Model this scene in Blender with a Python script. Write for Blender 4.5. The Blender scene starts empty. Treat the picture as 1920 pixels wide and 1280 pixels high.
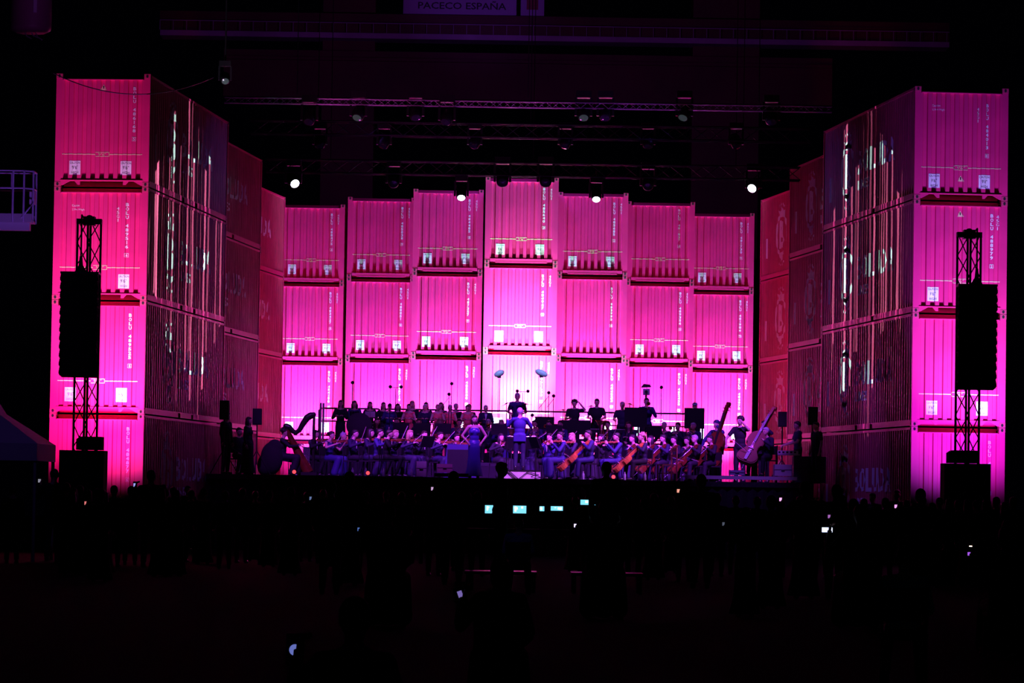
import bpy, bmesh, math, random
from mathutils import Vector, Matrix, Euler
R = random.Random(7)
PI = math.pi
sc = bpy.context.scene
COL = sc.collection
rad = math.radians

# ------------------------------------------------------------------ camera
FPX = 7050.0                                   # focal length in pixels of a 1920 px wide frame
cam_d = bpy.data.cameras.new('camera'); cam = bpy.data.objects.new('camera', cam_d); COL.objects.link(cam)
cam_d.sensor_width = 36.0; cam_d.lens = 36.0 * FPX / 1920.0
cam_d.clip_start = 0.5; cam_d.clip_end = 600
CZ = 1.6
cam.matrix_world = Matrix.Translation((0, 0, CZ)) @ Matrix.Rotation(rad(90 + 2.36), 4, 'X') @ Matrix.Rotation(rad(0.9), 4, 'Z')
sc.camera = cam
CM = cam.matrix_world.copy()

def at(px, py, Y):
    """World point at distance Y seen at photograph pixel (px, py)."""
    d = CM.to_3x3() @ Vector(((px - 960) / FPX, -(py - 640) / FPX, -1))
    return Vector((0, 0, CZ)) + d * (Y / d.y)

def atx(px, Y, z):
    """X of a point at depth Y and height z seen at column px."""
    lo, hi = -40.0, 40.0
    inv = CM.inverted()
    for _ in range(40):
        m = (lo + hi) / 2
        c = inv @ Vector((m, Y, z))
        if 960 + FPX * c.x / -c.z < px: lo = m
        else: hi = m
    return lo

# ------------------------------------------------------------------ world, exposure
w = bpy.data.worlds.new('night'); sc.world = w; w.use_nodes = True
bg = w.node_tree.nodes['Background']
bg.inputs[0].default_value = (0.05, 0.05, 0.25, 1); bg.inputs[1].default_value = 0.0016
sc.view_settings.view_transform = 'Standard'; sc.view_settings.look = 'None'
sc.view_settings.gamma = 1; sc.view_settings.exposure = 0.0; sc.view_settings.use_curve_mapping = False

# ------------------------------------------------------------------ lamps
def aim(o, p, q):
    o.location = p
    o.rotation_euler = (Vector(q) - Vector(p)).to_track_quat('-Z', 'Y').to_euler()

def spot(p, q, colr, watts, size, blend=0.6, radius=0.12):
    l = bpy.data.lights.new('spot_lamp', 'SPOT'); o = bpy.data.objects.new('spot_lamp', l); COL.objects.link(o)
    l.color = colr; l.energy = watts; l.spot_size = rad(size); l.spot_blend = blend; l.shadow_soft_size = radius
    aim(o, p, q); return o

CONT_X = [-7.46, -4.75, -2.29, 0.26, 2.77, 5.28, 7.73]          # back wall columns: centre x and depth of the faces
CONT_Y = [138.5, 134.8, 130.8, 125.4, 131.2, 134.8, 139.6]
# uplighters close to the back wall, a violet and a rose one per column, plus added fills
UP = [(0.25, 0.10, 1.0, 1.0), (0.24, 0.10, 1.0, 1.0), (0.28, 0.12, 1.0, 1.25), (0.30, 0.16, 1.0, 1.7), (0.28, 0.12, 1.0, 1.35), (0.26, 0.10, 0.95, 1.05), (0.27, 0.10, 0.95, 1.05)]
for x, y, c in zip(CONT_X, CONT_Y, UP):
    spot((x - 0.15, y - 0.62, 2.3), (x + 0.0, y - 0.02, 10.6), c[:3], 13500 * c[3], 44, 1.0, 0.09)
    spot((x + 0.4, y - 0.64, 2.2), (x, y - 0.0, 12.6), (0.62, 0.06, 0.42), 4200 * c[3], 62, 1.0, 0.09)
    spot((x + 0.0, y - 1.4, 1.6), (x, y, 6.3), (c[0] * 1.5, 0.95 * c[3], c[2]), 6200 * c[3] ** 1.7, 62, 1.0, 0.15)  # added, greenish white to bleach the lower wall
    spot((x + 0.0, y - 1.9, 1.4), (x, y, 4.6), (0.55, 0.14, 0.8), 1300 * c[3], 90, 1.0, 0.2)
spot((0.3, 122.9, 3.0), (0.3, 125.4, 6.0), (0.7, 1.0, 0.8), 17000, 50, 1.0, 0.2)  # added pale lamp that whitens the middle column
for px, py in ((936, 700), (1015, 699)):                          # added unseen spots that brighten the two oval reflectors
    q = at(px, py, 117.8); spot((q.x * 1.5, 108.3, 12.4), q, (0.45, 0.85, 1.0), 2600, 4.0, 0.6, 0.05)
# lamps on the ground washing the two front stacks
for px, hue, k, vi in ((186, (0.60, 0.05, 0.42), 0.82, 0.25), (1806, (0.25, 0.04, 0.66), 0.80, 0.8)):
    x = at(px, 560, 96).x
    spot((x + (0.2 if px < 900 else 0.5), 92.6, 1.3), (x + 0.2, 96, 6.2), hue, 8600 * k, 101, 1.0, 0.25)
    spot((x + (0.5 if px < 900 else 0.9), 92.8, 1.0), (x + 0.3, 96, 5.6), (0.6, 0.8, 1.0), 5000 * k, 46, 1.0, 0.2)
    spot((x - 2.6, 91.5, 0.6), (x, 96, 11.0), (0.30, 0.08, 1.0), 2600 * vi, 50, 1.0, 0.25)
# blue violet wash on the orchestra from the front truss
WASH = (0.36, 0.04, 1.0)
for x, tx, k in ((-6.5, -4.2, 0.55), (-3.0, -1.8, 0.8), (0.5, 0.3, 1.0), (3.5, 2.2, 1.2), (6.8, 4.8, 1.2)):
    spot((x, 97.5, 13.4), (tx, 108.5, 3.0), WASH, 21000 * k, 30, 0.8, 0.15)
for x, k in ((-5.0, 0.8), (0.0, 0.9), (4.6, 1.0)):
    spot((x, 108.4, 12.6), (x * 0.9, 119.5, 3.8), (0.3, 0.05, 0.9), 3000 * k, 46, 0.8, 0.15)
spot((8.4, 100.0, 11.0), (2.5, 106.0, 3.0), (0.75, 0.15, 1.0), 7500, 24, 0.9, 0.1)
spot((-8.2, 101.0, 11.0), (-2.0, 107.0, 3.0), (0.65, 0.12, 1.0), 3600, 24, 0.9, 0.1)
spot((0.4, 97.0, 12.5), (0.2, 105.2, 2.4), (0.8, 0.25, 1.0), 6500, 8, 0.9, 0.2)
spot((4.4, 99.0, 12.0), (6.4, 104.6, 2.4), (0.3, 0.06, 1.0), 2600, 17, 0.9, 0.1)
spot((5.0, 101.5, 10.0), (9.7, 101.0, 1.9), (0.22, 0.08, 1.0), 620, 34, 0.9, 0.1)
spot((-5.0, 101.5, 10.0), (-8.9, 103.0, 2.2), (0.25, 0.08, 0.9), 160, 34, 0.9, 0.1)
# red and purple lamps on the inner faces of the side walls
spot((-5.4, 125.0, 3.0), (-9.0, 132.0, 8.5), (1.0, 0.02, 0.10), 720, 75, 1.0, 0.3)
spot((5.9, 123.5, 3.0), (9.2, 129.0, 8.5), (1.0, 0.02, 0.12), 1050, 75, 1.0, 0.3)
spot((5.0, 112.0, 12.8), (-8.8, 108.0, 6.0), (0.30, 0.10, 1.0), 400, 60, 1.0, 0.3)
spot((-5.0, 112.0, 12.8), (9.0, 108.0, 6.0), (0.30, 0.10, 1.0), 440, 60, 1.0, 0.3)
# purple uplight on the truss and the crane girder
for x in (-5, 0.3, 5.5):
    spot((x, 111.5, 4.8), (x * 1.1, 108.2, 13.0), (0.8, 0.08, 0.8), 260, 60, 0.8, 0.2)
spot((0, 120, 14.2), (0, 156, 20.8), (0.45, 0.06, 0.9), 2600, 70, 1.0, 0.4)
spot((-1, 130, 19.0), (-1.5, 155.5, 22.5), (0.3, 0.06, 1.0), 1500, 16, 1.0, 0.2)  # added lamp without a fixture, brightens the name board
spot((-10, 84.0, 3.0), (-12.4, 90.0, 8.4), (0.35, 0.1, 1.0), 900, 40, 1.0, 0.3)  # added lamp that lifts the work platform out of the dark
spot((-7, 64.0, 8.0), (-9.2, 70.0, 12.6), (0.5, 0.08, 0.9), 90, 50, 1.0, 0.3)  # added so the drum housing shows at all, no source there
spot((-8, 76.0, 9.0), (-13.2, 84.0, 3.2), (0.25, 0.1, 1.0), 90, 60, 1.0, 0.3)

def streak_spot(p, q, colr, watts, size, seed, radius=0.015):
    """An added spot; its ragged vertical slits imitate the streaks on the walls."""
    o = spot(p, q, colr, watts, size, 0.05, radius); l = o.data; l.use_nodes = True
    nt = l.node_tree; N = nt.nodes; L = nt.links
    em = N['Emission']
    tc = N.new('ShaderNodeTexCoord'); sp = N.new('ShaderNodeSeparateXYZ'); L.new(tc.outputs['Normal'], sp.inputs[0])
    def m(op, a, b=None, c=None):
        n = N.new('ShaderNodeMath'); n.operation = op
        for i, v in enumerate((a, b, c)):
            if v is None: continue
            if isinstance(v, (int, float)): n.inputs[i].default_value = v
            else: L.new(v, n.inputs[i])
        return n.outputs[0]
    az = m('ABSOLUTE', sp.outputs[2])
    u = m('DIVIDE', sp.outputs[0], az); v = m('DIVIDE', sp.outputs[1], az)
    half = math.tan(rad(size / 2))
    un = m('DIVIDE', u, half); vn = m('DIVIDE', v, half)
    def noise(scale, off):
        n = N.new('ShaderNodeTexNoise'); n.noise_dimensions = '1D'; n.inputs['Scale'].default_value = 1.0; n.inputs['Detail'].default_value = 0
        L.new(m('MULTIPLY_ADD', un, scale, off), n.inputs['W']); return n.outputs[0]
    slit = m('GREATER_THAN', noise(21.0, seed), 0.575)
    soft = m('MULTIPLY_ADD', noise(9.0, seed + 31), 1.6, -0.15)
    cell = m('FLOOR', m('MULTIPLY', un, 11.0))
    wn = N.new('ShaderNodeTexWhiteNoise'); wn.noise_dimensions = '1D'; L.new(m('ADD', cell, seed), wn.inputs['W'])
    wn2 = N.new('ShaderNodeTexWhiteNoise'); wn2.noise_dimensions = '1D'; L.new(m('ADD', cell, seed + 77), wn2.inputs['W'])
    env = m('POWER', m('MAXIMUM', m('SUBTRACT', 1.0, m('MULTIPLY', un, un)), 0.0), 0.5)
    top = m('MULTIPLY', env, m('MULTIPLY_ADD', wn.outputs[0], 0.5, 0.5))
    bot = m('MULTIPLY', env, m('MULTIPLY_ADD', wn2.outputs[0], -0.6, -0.4))
    inside = m('MULTIPLY', m('LESS_THAN', vn, top), m('GREATER_THAN', vn, bot))
    L.new(m('MULTIPLY', m('MULTIPLY', slit, inside), m('MULTIPLY', soft, 1.0)), em.inputs['Strength'])
    return o
streak_spot((11.0, 84.0, 9.4), tuple(at(345, 500, 101.5)), (0.68, 1.0, 0.9), 60000, 20.5, 3.3)  # unseen, put in only to throw the wall streaks
streak_spot((-11.0, 84.0, 9.4), tuple(at(1625, 500, 102.0)), (0.68, 1.0, 0.9), 60000, 19.5, 11.7)

# ------------------------------------------------------------------ materials
MATS = {}
def mat(name, c, rough=0.5, metal=0.0, bump=0.0, scale=30.0, var=0.0, emit=0.0, ecol=None, spec=0.5):
    if name in MATS: return MATS[name]
    m = bpy.data.materials.new(name); m.use_nodes = True
    nt = m.node_tree; b = nt.nodes['Principled BSDF']
    b.inputs['Base Color'].default_value = (*c, 1); b.inputs['Roughness'].default_value = rough; b.inputs['Metallic'].default_value = metal
    b.inputs['Specular IOR Level'].default_value = spec
    if var or bump:
        tc = nt.nodes.new('ShaderNodeTexCoord'); n = nt.nodes.new('ShaderNodeTexNoise'); n.inputs['Scale'].default_value = scale
        n.inputs['Detail'].default_value = 4
        nt.links.new(tc.outputs['Object'], n.inputs['Vector'])
        if var:
            r = nt.nodes.new('ShaderNodeMapRange'); r.inputs[1].default_value = 0.3; r.inputs[2].default_value = 0.7
            r.inputs[3].default_value = 1 - var; r.inputs[4].default_value = 1 + var
            mx = nt.nodes.new('ShaderNodeVectorMath'); mx.operation = 'SCALE'; mx.inputs[0].default_value = c
            nt.links.new(n.outputs[0], r.inputs[0]); nt.links.new(r.outputs[0], mx.inputs['Scale']); nt.links.new(mx.outputs[0], b.inputs['Base Color'])
        if bump:
            bp = nt.nodes.new('ShaderNodeBump'); bp.inputs['Strength'].default_value = bump; bp.inputs['Distance'].default_value = 0.01
            nt.links.new(n.outputs[0], bp.inputs['Height']); nt.links.new(bp.outputs[0], b.inputs['Normal'])
    if emit:
        b.inputs['Emission Color'].default_value = (*(ecol or c), 1); b.inputs['Emission Strength'].default_value = emit
    MATS[name] = m; return m

RED = mat('red container paint', (0.70, 0.019, 0.175), 0.42, 0, 0.25, 1.3, 0.10)
REDB = mat('streak tinted red container paint', (0.50, 0.05, 0.13), 0.42, 0, 0.25, 1.9, 0.16)  # green lifted in the colour so streak light turns tan
WHITE = mat('white lettering paint', (0.8, 0.8, 0.8), 0.5)
DARK = mat('black lettering', (0.02, 0.02, 0.02), 0.6)
HOLE = mat('dark recess', (0.01, 0.006, 0.008), 0.9)
YELL = mat('pale yellow marking', (0.75, 0.6, 0.35), 0.5)
BLACK = mat('black steel', (0.012, 0.012, 0.014), 0.45, 0.3)
MATTE = mat('matt black cloth', (0.006, 0.006, 0.007), 0.95)
ALU = mat('aluminium', (0.6, 0.6, 0.62), 0.35, 0.85)
CHROME = mat('chrome', (0.8, 0.8, 0.82), 0.15, 1.0)
GALV = mat('galvanised steel', (0.45, 0.45, 0.47), 0.5, 0.3)
DECK = mat('black stage ply', (0.03, 0.028, 0.035), 0.35, 0, 0.3, 12, 0.3)
ASPH = mat('asphalt', (0.004, 0.004, 0.005), 0.95, 0, 0.5, 18, 0.3, spec=0.05)
SKIN = mat('skin', (0.62, 0.38, 0.30), 0.5, 0, 0, 10, 0.05)
EYE = mat('eye', (0.02, 0.015, 0.01), 0.2)
LIP = mat('lips', (0.35, 0.1, 0.1), 0.4)
HAIRD = mat('dark brown hair', (0.018, 0.01, 0.008), 0.5, 0, 0.6, 60)
HAIRB = mat('fair hair', (0.4, 0.26, 0.14), 0.5, 0, 0.6, 60)
HAIRG = mat('grey hair', (0.4, 0.4, 0.42), 0.5, 0, 0.6, 60)
NAVY = mat('navy wool', (0.008, 0.006, 0.035), 0.75, 0, 0.3, 40)
BLKW = mat('black wool', (0.004, 0.004, 0.009), 0.8, 0, 0.3, 40)
BLUE = mat('royal blue cloth', (0.022, 0.018, 0.13), 0.7, 0, 0.3, 30)
SATIN = mat('blue satin', (0.05, 0.04, 0.26), 0.32, 0, 0.4, 8)
PINKD = mat('coral dress cloth', (0.85, 0.12, 0.14), 0.6, 0, 0.3, 30)
SHIRT = mat('white shirt cloth', (0.75, 0.75, 0.75), 0.7)
SHOE = mat('black leather', (0.015, 0.015, 0.018), 0.25)
VARN = mat('orange varnished wood', (0.6, 0.2, 0.05), 0.22, 0, 0.1, 8, 0.25)
VARND = mat('dark red varnished wood', (0.13, 0.028, 0.01), 0.22, 0, 0.1, 8, 0.25)
EBONY = mat('ebony', (0.015, 0.012, 0.012), 0.3)
BRASS = mat('brass', (0.75, 0.55, 0.22), 0.22, 1.0)
COPPER = mat('copper kettle', (0.6, 0.28, 0.16), 0.3, 1.0)
PAPER = mat('sheet music paper', (0.78, 0.78, 0.76), 0.8)
PALEW = mat('pale plywood', (0.72, 0.62, 0.66), 0.6, 0, 0.1, 6, 0.08)
HONEY = mat('honey coloured chair wood', (0.5, 0.22, 0.14), 0.4)
TENT = mat('white tent cloth', (0.7, 0.7, 0.72), 0.8)
CRANE = mat('crane steel paint', (0.12, 0.02, 0.02), 0.6, 0, 0.2, 0.6, 0.2)
CRANEP = mat('pale crane paint', (0.5, 0.45, 0.5), 0.6, 0, 0.2, 0.6, 0.2)

# ------------------------------------------------------------------ object helpers
def tag(o, label=None, cat=None, group=None, kind=None):
    if label: o['label'] = label
    if cat: o['category'] = cat
    if group: o['group'] = group
    if kind: o['kind'] = kind
    return o

def empty(name, loc=(0, 0, 0), rz=0.0, label=None, cat=None, group=None):
    o = bpy.data.objects.new(name, None); COL.objects.link(o); o.location = loc; o.rotation_euler = (0, 0, rz)
    return tag(o, label, cat, group)

class MB:
    def __init__(s): s.v = []; s.f = []; s.m = []; s.sm = []
    def add(s, vs, fs, mi=0, smooth=False):
        b = len(s.v); s.v += [tuple(v) for v in vs]; s.f += [[i + b for i in f] for f in fs]; s.m += [mi] * len(fs); s.sm += [smooth] * len(fs); return s
    def box(s, a, b, mi=0, M=None):
        x0, y0, z0 = a; x1, y1, z1 = b
        vs = [Vector(p) for p in ((x0, y0, z0), (x1, y0, z0), (x1, y1, z0), (x0, y1, z0), (x0, y0, z1), (x1, y0, z1), (x1, y1, z1), (x0, y1, z1))]
        if M: vs = [M @ p for p in vs]
        return s.add(vs, [(0, 3, 2, 1), (4, 5, 6, 7), (0, 1, 5, 4), (1, 2, 6, 5), (2, 3, 7, 6), (3, 0, 4, 7)], mi)
    def cbox(s, c, d, mi=0, M=None):
        return s.box([c[i] - d[i] / 2 for i in range(3)], [c[i] + d[i] / 2 for i in range(3)], mi, M)
    def tube(s, p, q, r, r2=None, n=8, mi=0, cap=True, smooth=True):
        p = Vector(p); q = Vector(q); r2 = r if r2 is None else r2
        d = (q - p)
        if d.length < 1e-6: return s
        a = d.orthogonal().normalized(); b = d.normalized().cross(a)
        vs = [p + (a * math.cos(t) + b * math.sin(t)) * r for t in (2 * PI * i / n for i in range(n))] + [q + (a * math.cos(t) + b * math.sin(t)) * r2 for t in (2 * PI * i / n for i in range(n))]
        s.add(vs, [(i, (i + 1) % n, n + (i + 1) % n, n + i) for i in range(n)], mi, smooth)
        if cap: s.add(vs, [list(range(n))[::-1], list(range(n, 2 * n))], mi)
        return s
    def path(s, pts, r, n=8, mi=0, rs=None):
        for i in range(len(pts) - 1):
            s.tube(pts[i], pts[i + 1], rs[i] if rs else r, rs[i + 1] if rs else r, n, mi)
            if i: s.ball(pts[i], (rs[i] if rs else r,) * 3, 6, 4, mi)
        return s
    def ball(s, c, r, n=10, k=7, mi=0, M=None):
        vs = []
        for j in range(k + 1):
            ph = PI * j / k
            for i in range(n):
                t = 2 * PI * i / n
                p = Vector((r[0] * math.sin(ph) * math.cos(t), r[1] * math.sin(ph) * math.sin(t), r[2] * math.cos(ph)))
                if M: p = M @ p
                vs.append(p + Vector(c))
        return s.add(vs, [(j * n + i, (j + 1) * n + i, (j + 1) * n + (i + 1) % n, j * n + (i + 1) % n) for j in range(k) for i in range(n)], mi, True)
    def lathe(s, prof, c=(0, 0, 0), n=20, mi=0, M=None):
        vs = []
        for r, z in prof:
            for i in range(n):
                t = 2 * PI * i / n; p = Vector((r * math.cos(t), r * math.sin(t), z))
                if M: p = M @ p
                vs.append(p + Vector(c))
        return s.add(vs, [(j * n + i, j * n + (i + 1) % n, (j + 1) * n + (i + 1) % n, (j + 1) * n + i) for j in range(len(prof) - 1) for i in range(n)], mi, True)
    def prism(s, pts, y0, y1, mi=0, M=None):
        """pts: polygon in x,z ; extruded along y."""
        n = len(pts)
        vs = [Vector((x, y0, z)) for x, z in pts] + [Vector((x, y1, z)) for x, z in pts]
        if M: vs = [M @ p for p in vs]
        return s.add(vs, [list(range(n)), list(range(2 * n - 1, n - 1, -1))] + [(i + n, (i + 1) % n + n, (i + 1) % n, i) for i in range(n)], mi)
    def mesh(s, name, mats):
        me = bpy.data.meshes.new(name); me.from_pydata(s.v, [], s.f)
        for m in (mats if isinstance(mats, (list, tuple)) else [mats]): me.materials.append(m)
        me.polygons.foreach_set('material_index', s.m); me.polygons.foreach_set('use_smooth', s.sm)
        bm = bmesh.new(); bm.from_mesh(me); bmesh.ops.recalc_face_normals(bm, faces=bm.faces); bm.to_mesh(me); bm.free()
        me.update(); return me
    def build(s, name, mats, parent=None, loc=None):
        return link(name, s.mesh(name, mats), parent, loc)

def link(name, me, parent=None, loc=None):
    o = bpy.data.objects.new(name, me); COL.objects.link(o)
    if parent: o.parent = parent
    if loc is not None: o.location = loc
    return o

def copy_tree(o, parent=None):
    c = o.copy(); COL.objects.link(c); c.parent = parent
    for ch in o.children: copy_tree(ch, c)
    return c

PARK = []                                          # prototypes used once, then removed if never placed
def proto_take(store, key, maker):
    """first call returns the prototype itself, later calls a copy of it and of its parts"""
    if key not in store:
        store[key] = maker(); return store[key]
    c = copy_tree(store[key])
    for k in ('label', 'category', 'group'):
        if k in c: del c[k]
    return c
PROTO = {}

def text_mesh(body, size, align='CENTER', spacing=1.0, line=1.0, ext=0.0, offset=0.0):
    cu = bpy.data.curves.new('txt', 'FONT'); cu.body = body; cu.size = size; cu.align_x = align; cu.space_character = spacing
    cu.space_line = line; cu.extrude = ext; cu.offset = offset; cu.resolution_u = 2
    o = bpy.data.objects.new('txt', cu); COL.objects.link(o)
    dg = bpy.context.evaluated_depsgraph_get(); me = bpy.data.meshes.new_from_object(o.evaluated_get(dg))
    bpy.data.objects.remove(o); bpy.data.curves.remove(cu)
    return me
# ------------------------------------------------------------------ shipping containers
CW, CL, CH, PITCH, BASE = 2.438, 12.192, 2.896, 2.906, 0.65

def breaks(L0, L1, period, outer, slope, inner):
    """corrugation profile: list of (position, depth factor)"""
    n = int(round((L1 - L0) / period)); period = (L1 - L0) / n
    pts = []
    for i in range(n):
        a = L0 + i * period; e = (period - inner - 2 * slope) / 2
        pts += [(a + e, 0), (a + e + slope, 1), (a + e + slope + inner, 1), (a + e + 2 * slope + inner, 0)]
    return [(L0, 0)] + pts + [(L1, 0)]
END_B = breaks(-1.06, 1.06, 0.2355, 0.11, 0.02, 0.092)
SIDE_B = breaks(0.16, 12.03, 0.278, 0.10, 0.068, 0.07)
A_END, A_SIDE = 0.052, 0.036

def corr(t, B):
    if t <= B[0][0]: return B[0][1]
    for (a, u), (b, v) in zip(B, B[1:]):
        if t <= b: return u + (v - u) * (t - a) / (b - a)
    return 0

def drape(me, B, amp, fn):
    """cut a flat x,y mesh at every fold of the corrugation, then lay it on the wall"""
    bm = bmesh.new(); bm.from_mesh(me)
    xs = [v.co.x for v in bm.verts]; lo, hi = min(xs), max(xs)
    for b, _ in B:
        if lo < b < hi:
            bmesh.ops.bisect_plane(bm, geom=bm.verts[:] + bm.edges[:] + bm.faces[:], plane_co=(b, 0, 0), plane_no=(1, 0, 0))
    for v in bm.verts: v.co = fn(v.co.x, v.co.y, corr(v.co.x, B) * amp)
    bm.to_mesh(me); bm.free(); me.update(); return me

def shift(me, dx, dy, sx=1.0, sy=1.0):
    for v in me.vertices: v.co = (v.co.x * sx + dx, v.co.y * sy + dy, 0)
    return me

def on_end(me): return drape(me, END_B, A_END, lambda x, z, d: Vector((x, 0.012 + d - 0.004, z)))
def on_side(me, side):
    if side > 0: return drape(me, SIDE_B, A_SIDE, lambda t, z, d: Vector((1.209 - d + 0.004, t, z)))
    return drape(me, SIDE_B, A_SIDE, lambda t, z, d: Vector((-1.209 + d - 0.004, CL - t, z)))

def flat(polys):
    m = bpy.data.meshes.new('flat'); vs = []; fs = []
    for p in polys:
        fs.append(list(range(len(vs), len(vs) + len(p)))); vs += [(x, y, 0) for x, y in p]
    m.from_pydata(vs, [], fs); return m

def join(meshes):
    vs = []; fs = []
    for m in meshes:
        b = len(vs); vs += [tuple(v.co) for v in m.vertices]; fs += [[i + b for i in p.vertices] for p in m.polygons]
    o = bpy.data.meshes.new('joined'); o.from_pydata(vs, [], fs); return o

def fit(me, w, h, cx, cy):
    xs = [v.co.x for v in me.vertices]; ys = [v.co.y for v in me.vertices]
    x0, x1, y0, y1 = min(xs), max(xs), min(ys), max(ys)
    sx, sy = w / (x1 - x0), h / (y1 - y0)
    for v in me.vertices: v.co = ((v.co.x - (x0 + x1) / 2) * sx + cx, (v.co.y - (y0 + y1) / 2) * sy + cy, 0)
    return me

def with_mat(me, m):
    me.materials.clear(); me.materials.append(m); return me

CM_ = {}
def c_end_wall():
    vs = []; fs = []
    for x, d in END_B: vs += [(x, 0.012 + d * A_END, 0.165), (x, 0.012 + d * A_END, CH - 0.15)]
    n = len(END_B)
    fs = [(2 * i, 2 * i + 2, 2 * i + 3, 2 * i + 1) for i in range(n - 1)]
    return MB().add(vs, fs).mesh('end_wall', RED)

def c_side_wall(s, seed):
    rr = random.Random(seed); rows = 9
    vs = []; fs = []; n = len(SIDE_B)
    ph = [rr.uniform(0, 6.28) for _ in range(6)]
    for j in range(rows):
        z = 0.165 + (CH - 0.165 - 0.07) * j / (rows - 1)
        for y, d in SIDE_B:
            dent = 0.006 * math.sin(y * 2.1 + ph[0] + z) + 0.005 * math.sin(y * 5.3 + ph[1] - z * 1.7) + rr.uniform(-0.002, 0.002)
            if j in (0, rows - 1): dent = 0
            vs.append((s * (1.209 - d * A_SIDE - 0.004 + dent), y, z))
    for j in range(rows - 1):
        for i in range(n - 1):
            a = j * n + i; fs.append((a, a + 1, a + n + 1, a + n))
    return MB().add(vs, fs).mesh('side_wall', REDB)

def c_frame(var):
    m = MB()
    for s in (-1, 1):
        x0, x1 = sorted((s * 1.06, s * 1.219))
        m.box((x0, 0.0, 0.118), (x1, 0.10, CH - 0.118))
        m.box((x0, CL - 0.1, 0.118), (x1, CL, CH - 0.118))
        xa, xb = sorted((s * 1.165, s * 1.219))
        m.box((xa, 0.16, 0.0 + 0.02), (xb, 4.9, 0.165)); m.box((xa, 5.25, 0.02), (xb, 6.9, 0.165)); m.box((xa, 7.25, 0.02), (xb, CL - 0.16, 0.165))
        m.box((xa, 4.9, 0.14), (xb, 5.25, 0.165)); m.box((xa, 6.9, 0.14), (xb, 7.25, 0.165))
        m.box((xa, 0.16, CH - 0.075), (xb, CL - 0.16, CH - 0.012))
    m.box((-1.06, CL - 0.06, 0.03), (1.06, CL, CH - 0.03))
    # header: set back between the upper castings, with a thin lip above the panel
    m.box((-1.06, 0.30, CH - 0.15), (1.06, 0.34, CH - 0.02)); m.box((-1.06, 0.05, CH - 0.16), (1.06, 0.34, CH - 0.15)); m.box((-1.04, -0.006, CH - 0.158), (1.04, 0.10, CH - 0.135))
    if var == 'A':
        m.box((-1.04, 0.0, 0.065), (1.04, 0.06, 0.165)); m.box((-0.86, -0.003, 0.03), (0.86, 0.05, 0.068))
        m.box((-1.04, 0.05, 0.12), (1.04, 0.34, 0.165)); m.box((-1.04, 0.30, 0.02), (1.04, 0.34, 0.12))
    else:
        m.box((-1.08, -0.006, 0.148), (1.08, 0.06, 0.168))
        for s in (-1, 1):
            m.prism([(s * 1.06, 0.15), (s * 1.06, 0.03), (s * 1.02, 0.03), (s * 0.80, 0.15)], 0.0, 0.03)
            m.prism([(s * 0.72, 0.15), (s * 0.62, 0.045), (s * 0.56, 0.045), (s * 0.56, 0.15)], 0.0, 0.03)
        m.box((-1.04, 0.34, 0.02), (1.04, 0.38, 0.15)); m.box((-1.04, 0.05, 0.145), (1.04, 0.38, 0.15))
    return m.mesh('frame', RED)

def c_casting():
    m = MB(); m.cbox((0, 0, 0), (0.162, 0.178, 0.118), 0)
    ring = [(0.032 * math.cos(t), 0.032 * math.sin(t)) for t in (2 * PI * i / 14 for i in range(14))]
    m.prism([(x, z * 1.25) for x, z in ring], -0.0925, -0.088, 1)
    for s in (-1, 1):
        m.add([(s * 0.083, x * 1.4, z) for x, z in ring], [list(range(14))], 1)
    return m.mesh('corner_casting', [REDB, HOLE])

def c_serial(code, x, top, pitch=0.108):
    ms = []
    for i, ch in enumerate(code):
        if ch == ' ': continue
        t = text_mesh(ch, 0.13, offset=0.004)
        z = top - i * pitch
        if i == len(code) - 1:
            e = 0.052; k = 0.008
            ms.append(flat([[(x - e, z - e), (x + e, z - e), (x + e, z - e + k), (x - e, z - e + k)], [(x - e, z + e - k), (x + e, z + e - k), (x + e, z + e), (x - e, z + e)],
                            [(x - e, z - e), (x - e + k, z - e), (x - e + k, z + e), (x - e, z + e)], [(x + e - k, z - e), (x + e, z - e), (x + e, z + e), (x + e - k, z + e)]]))
            ms.append(fit(t, 0.045, 0.07, x, z))
        else:
            ms.append(fit(t, 0.02 if ch in 'I1' else 0.075, 0.088, x, z))
    return with_mat(on_end(join(ms)), WHITE)

def c_sticker(x):
    z0, z1, h = 0.30, 0.66, 0.145
    out = [with_mat(on_end(flat([[(x - h, z0), (x + h, z0), (x + h, z1), (x - h, z1)]])), WHITE)]
    ms = [fit(text_mesh('CAUTION', 0.1), 0.26, 0.05, x, z1 - 0.055), fit(text_mesh("9'6\"", 0.1), 0.15, 0.09, x, z1 - 0.17), fit(text_mesh('HIGH', 0.1), 0.18, 0.065, x, z0 + 0.06)]
    t = join(ms)
    t = drape(t, END_B, A_END, lambda a, z, d: Vector((a, 0.012 + d - 0.006, z)))
    out.append(with_mat(t, DARK)); return out

def c_stripe():
    z = 0.83; k = 0.011
    polys = [[(-1.04, z - k), (-0.17, z - k), (-0.17, z + k), (-1.04, z + k)], [(0.17, z - k), (1.04, z - k), (1.04, z + k), (0.17, z + k)]]
    polys += [[(-0.17, z - 0.06), (0.17, z - 0.06), (0.17, z - 0.045), (-0.17, z - 0.045)], [(-0.17, z + 0.045), (0.17, z + 0.045), (0.17, z + 0.06), (-0.17, z + 0.06)],
              [(-0.185, z - 0.06), (-0.17, z - 0.06), (-0.17, z + 0.06), (-0.185, z + 0.06)], [(0.17, z - 0.06), (0.185, z - 0.06), (0.185, z + 0.06), (0.17, z + 0.06)]]
    return with_mat(on_end(join([flat(polys), fit(text_mesh("9'6\"", 0.1), 0.2, 0.07, 0, z)])), YELL)

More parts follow.
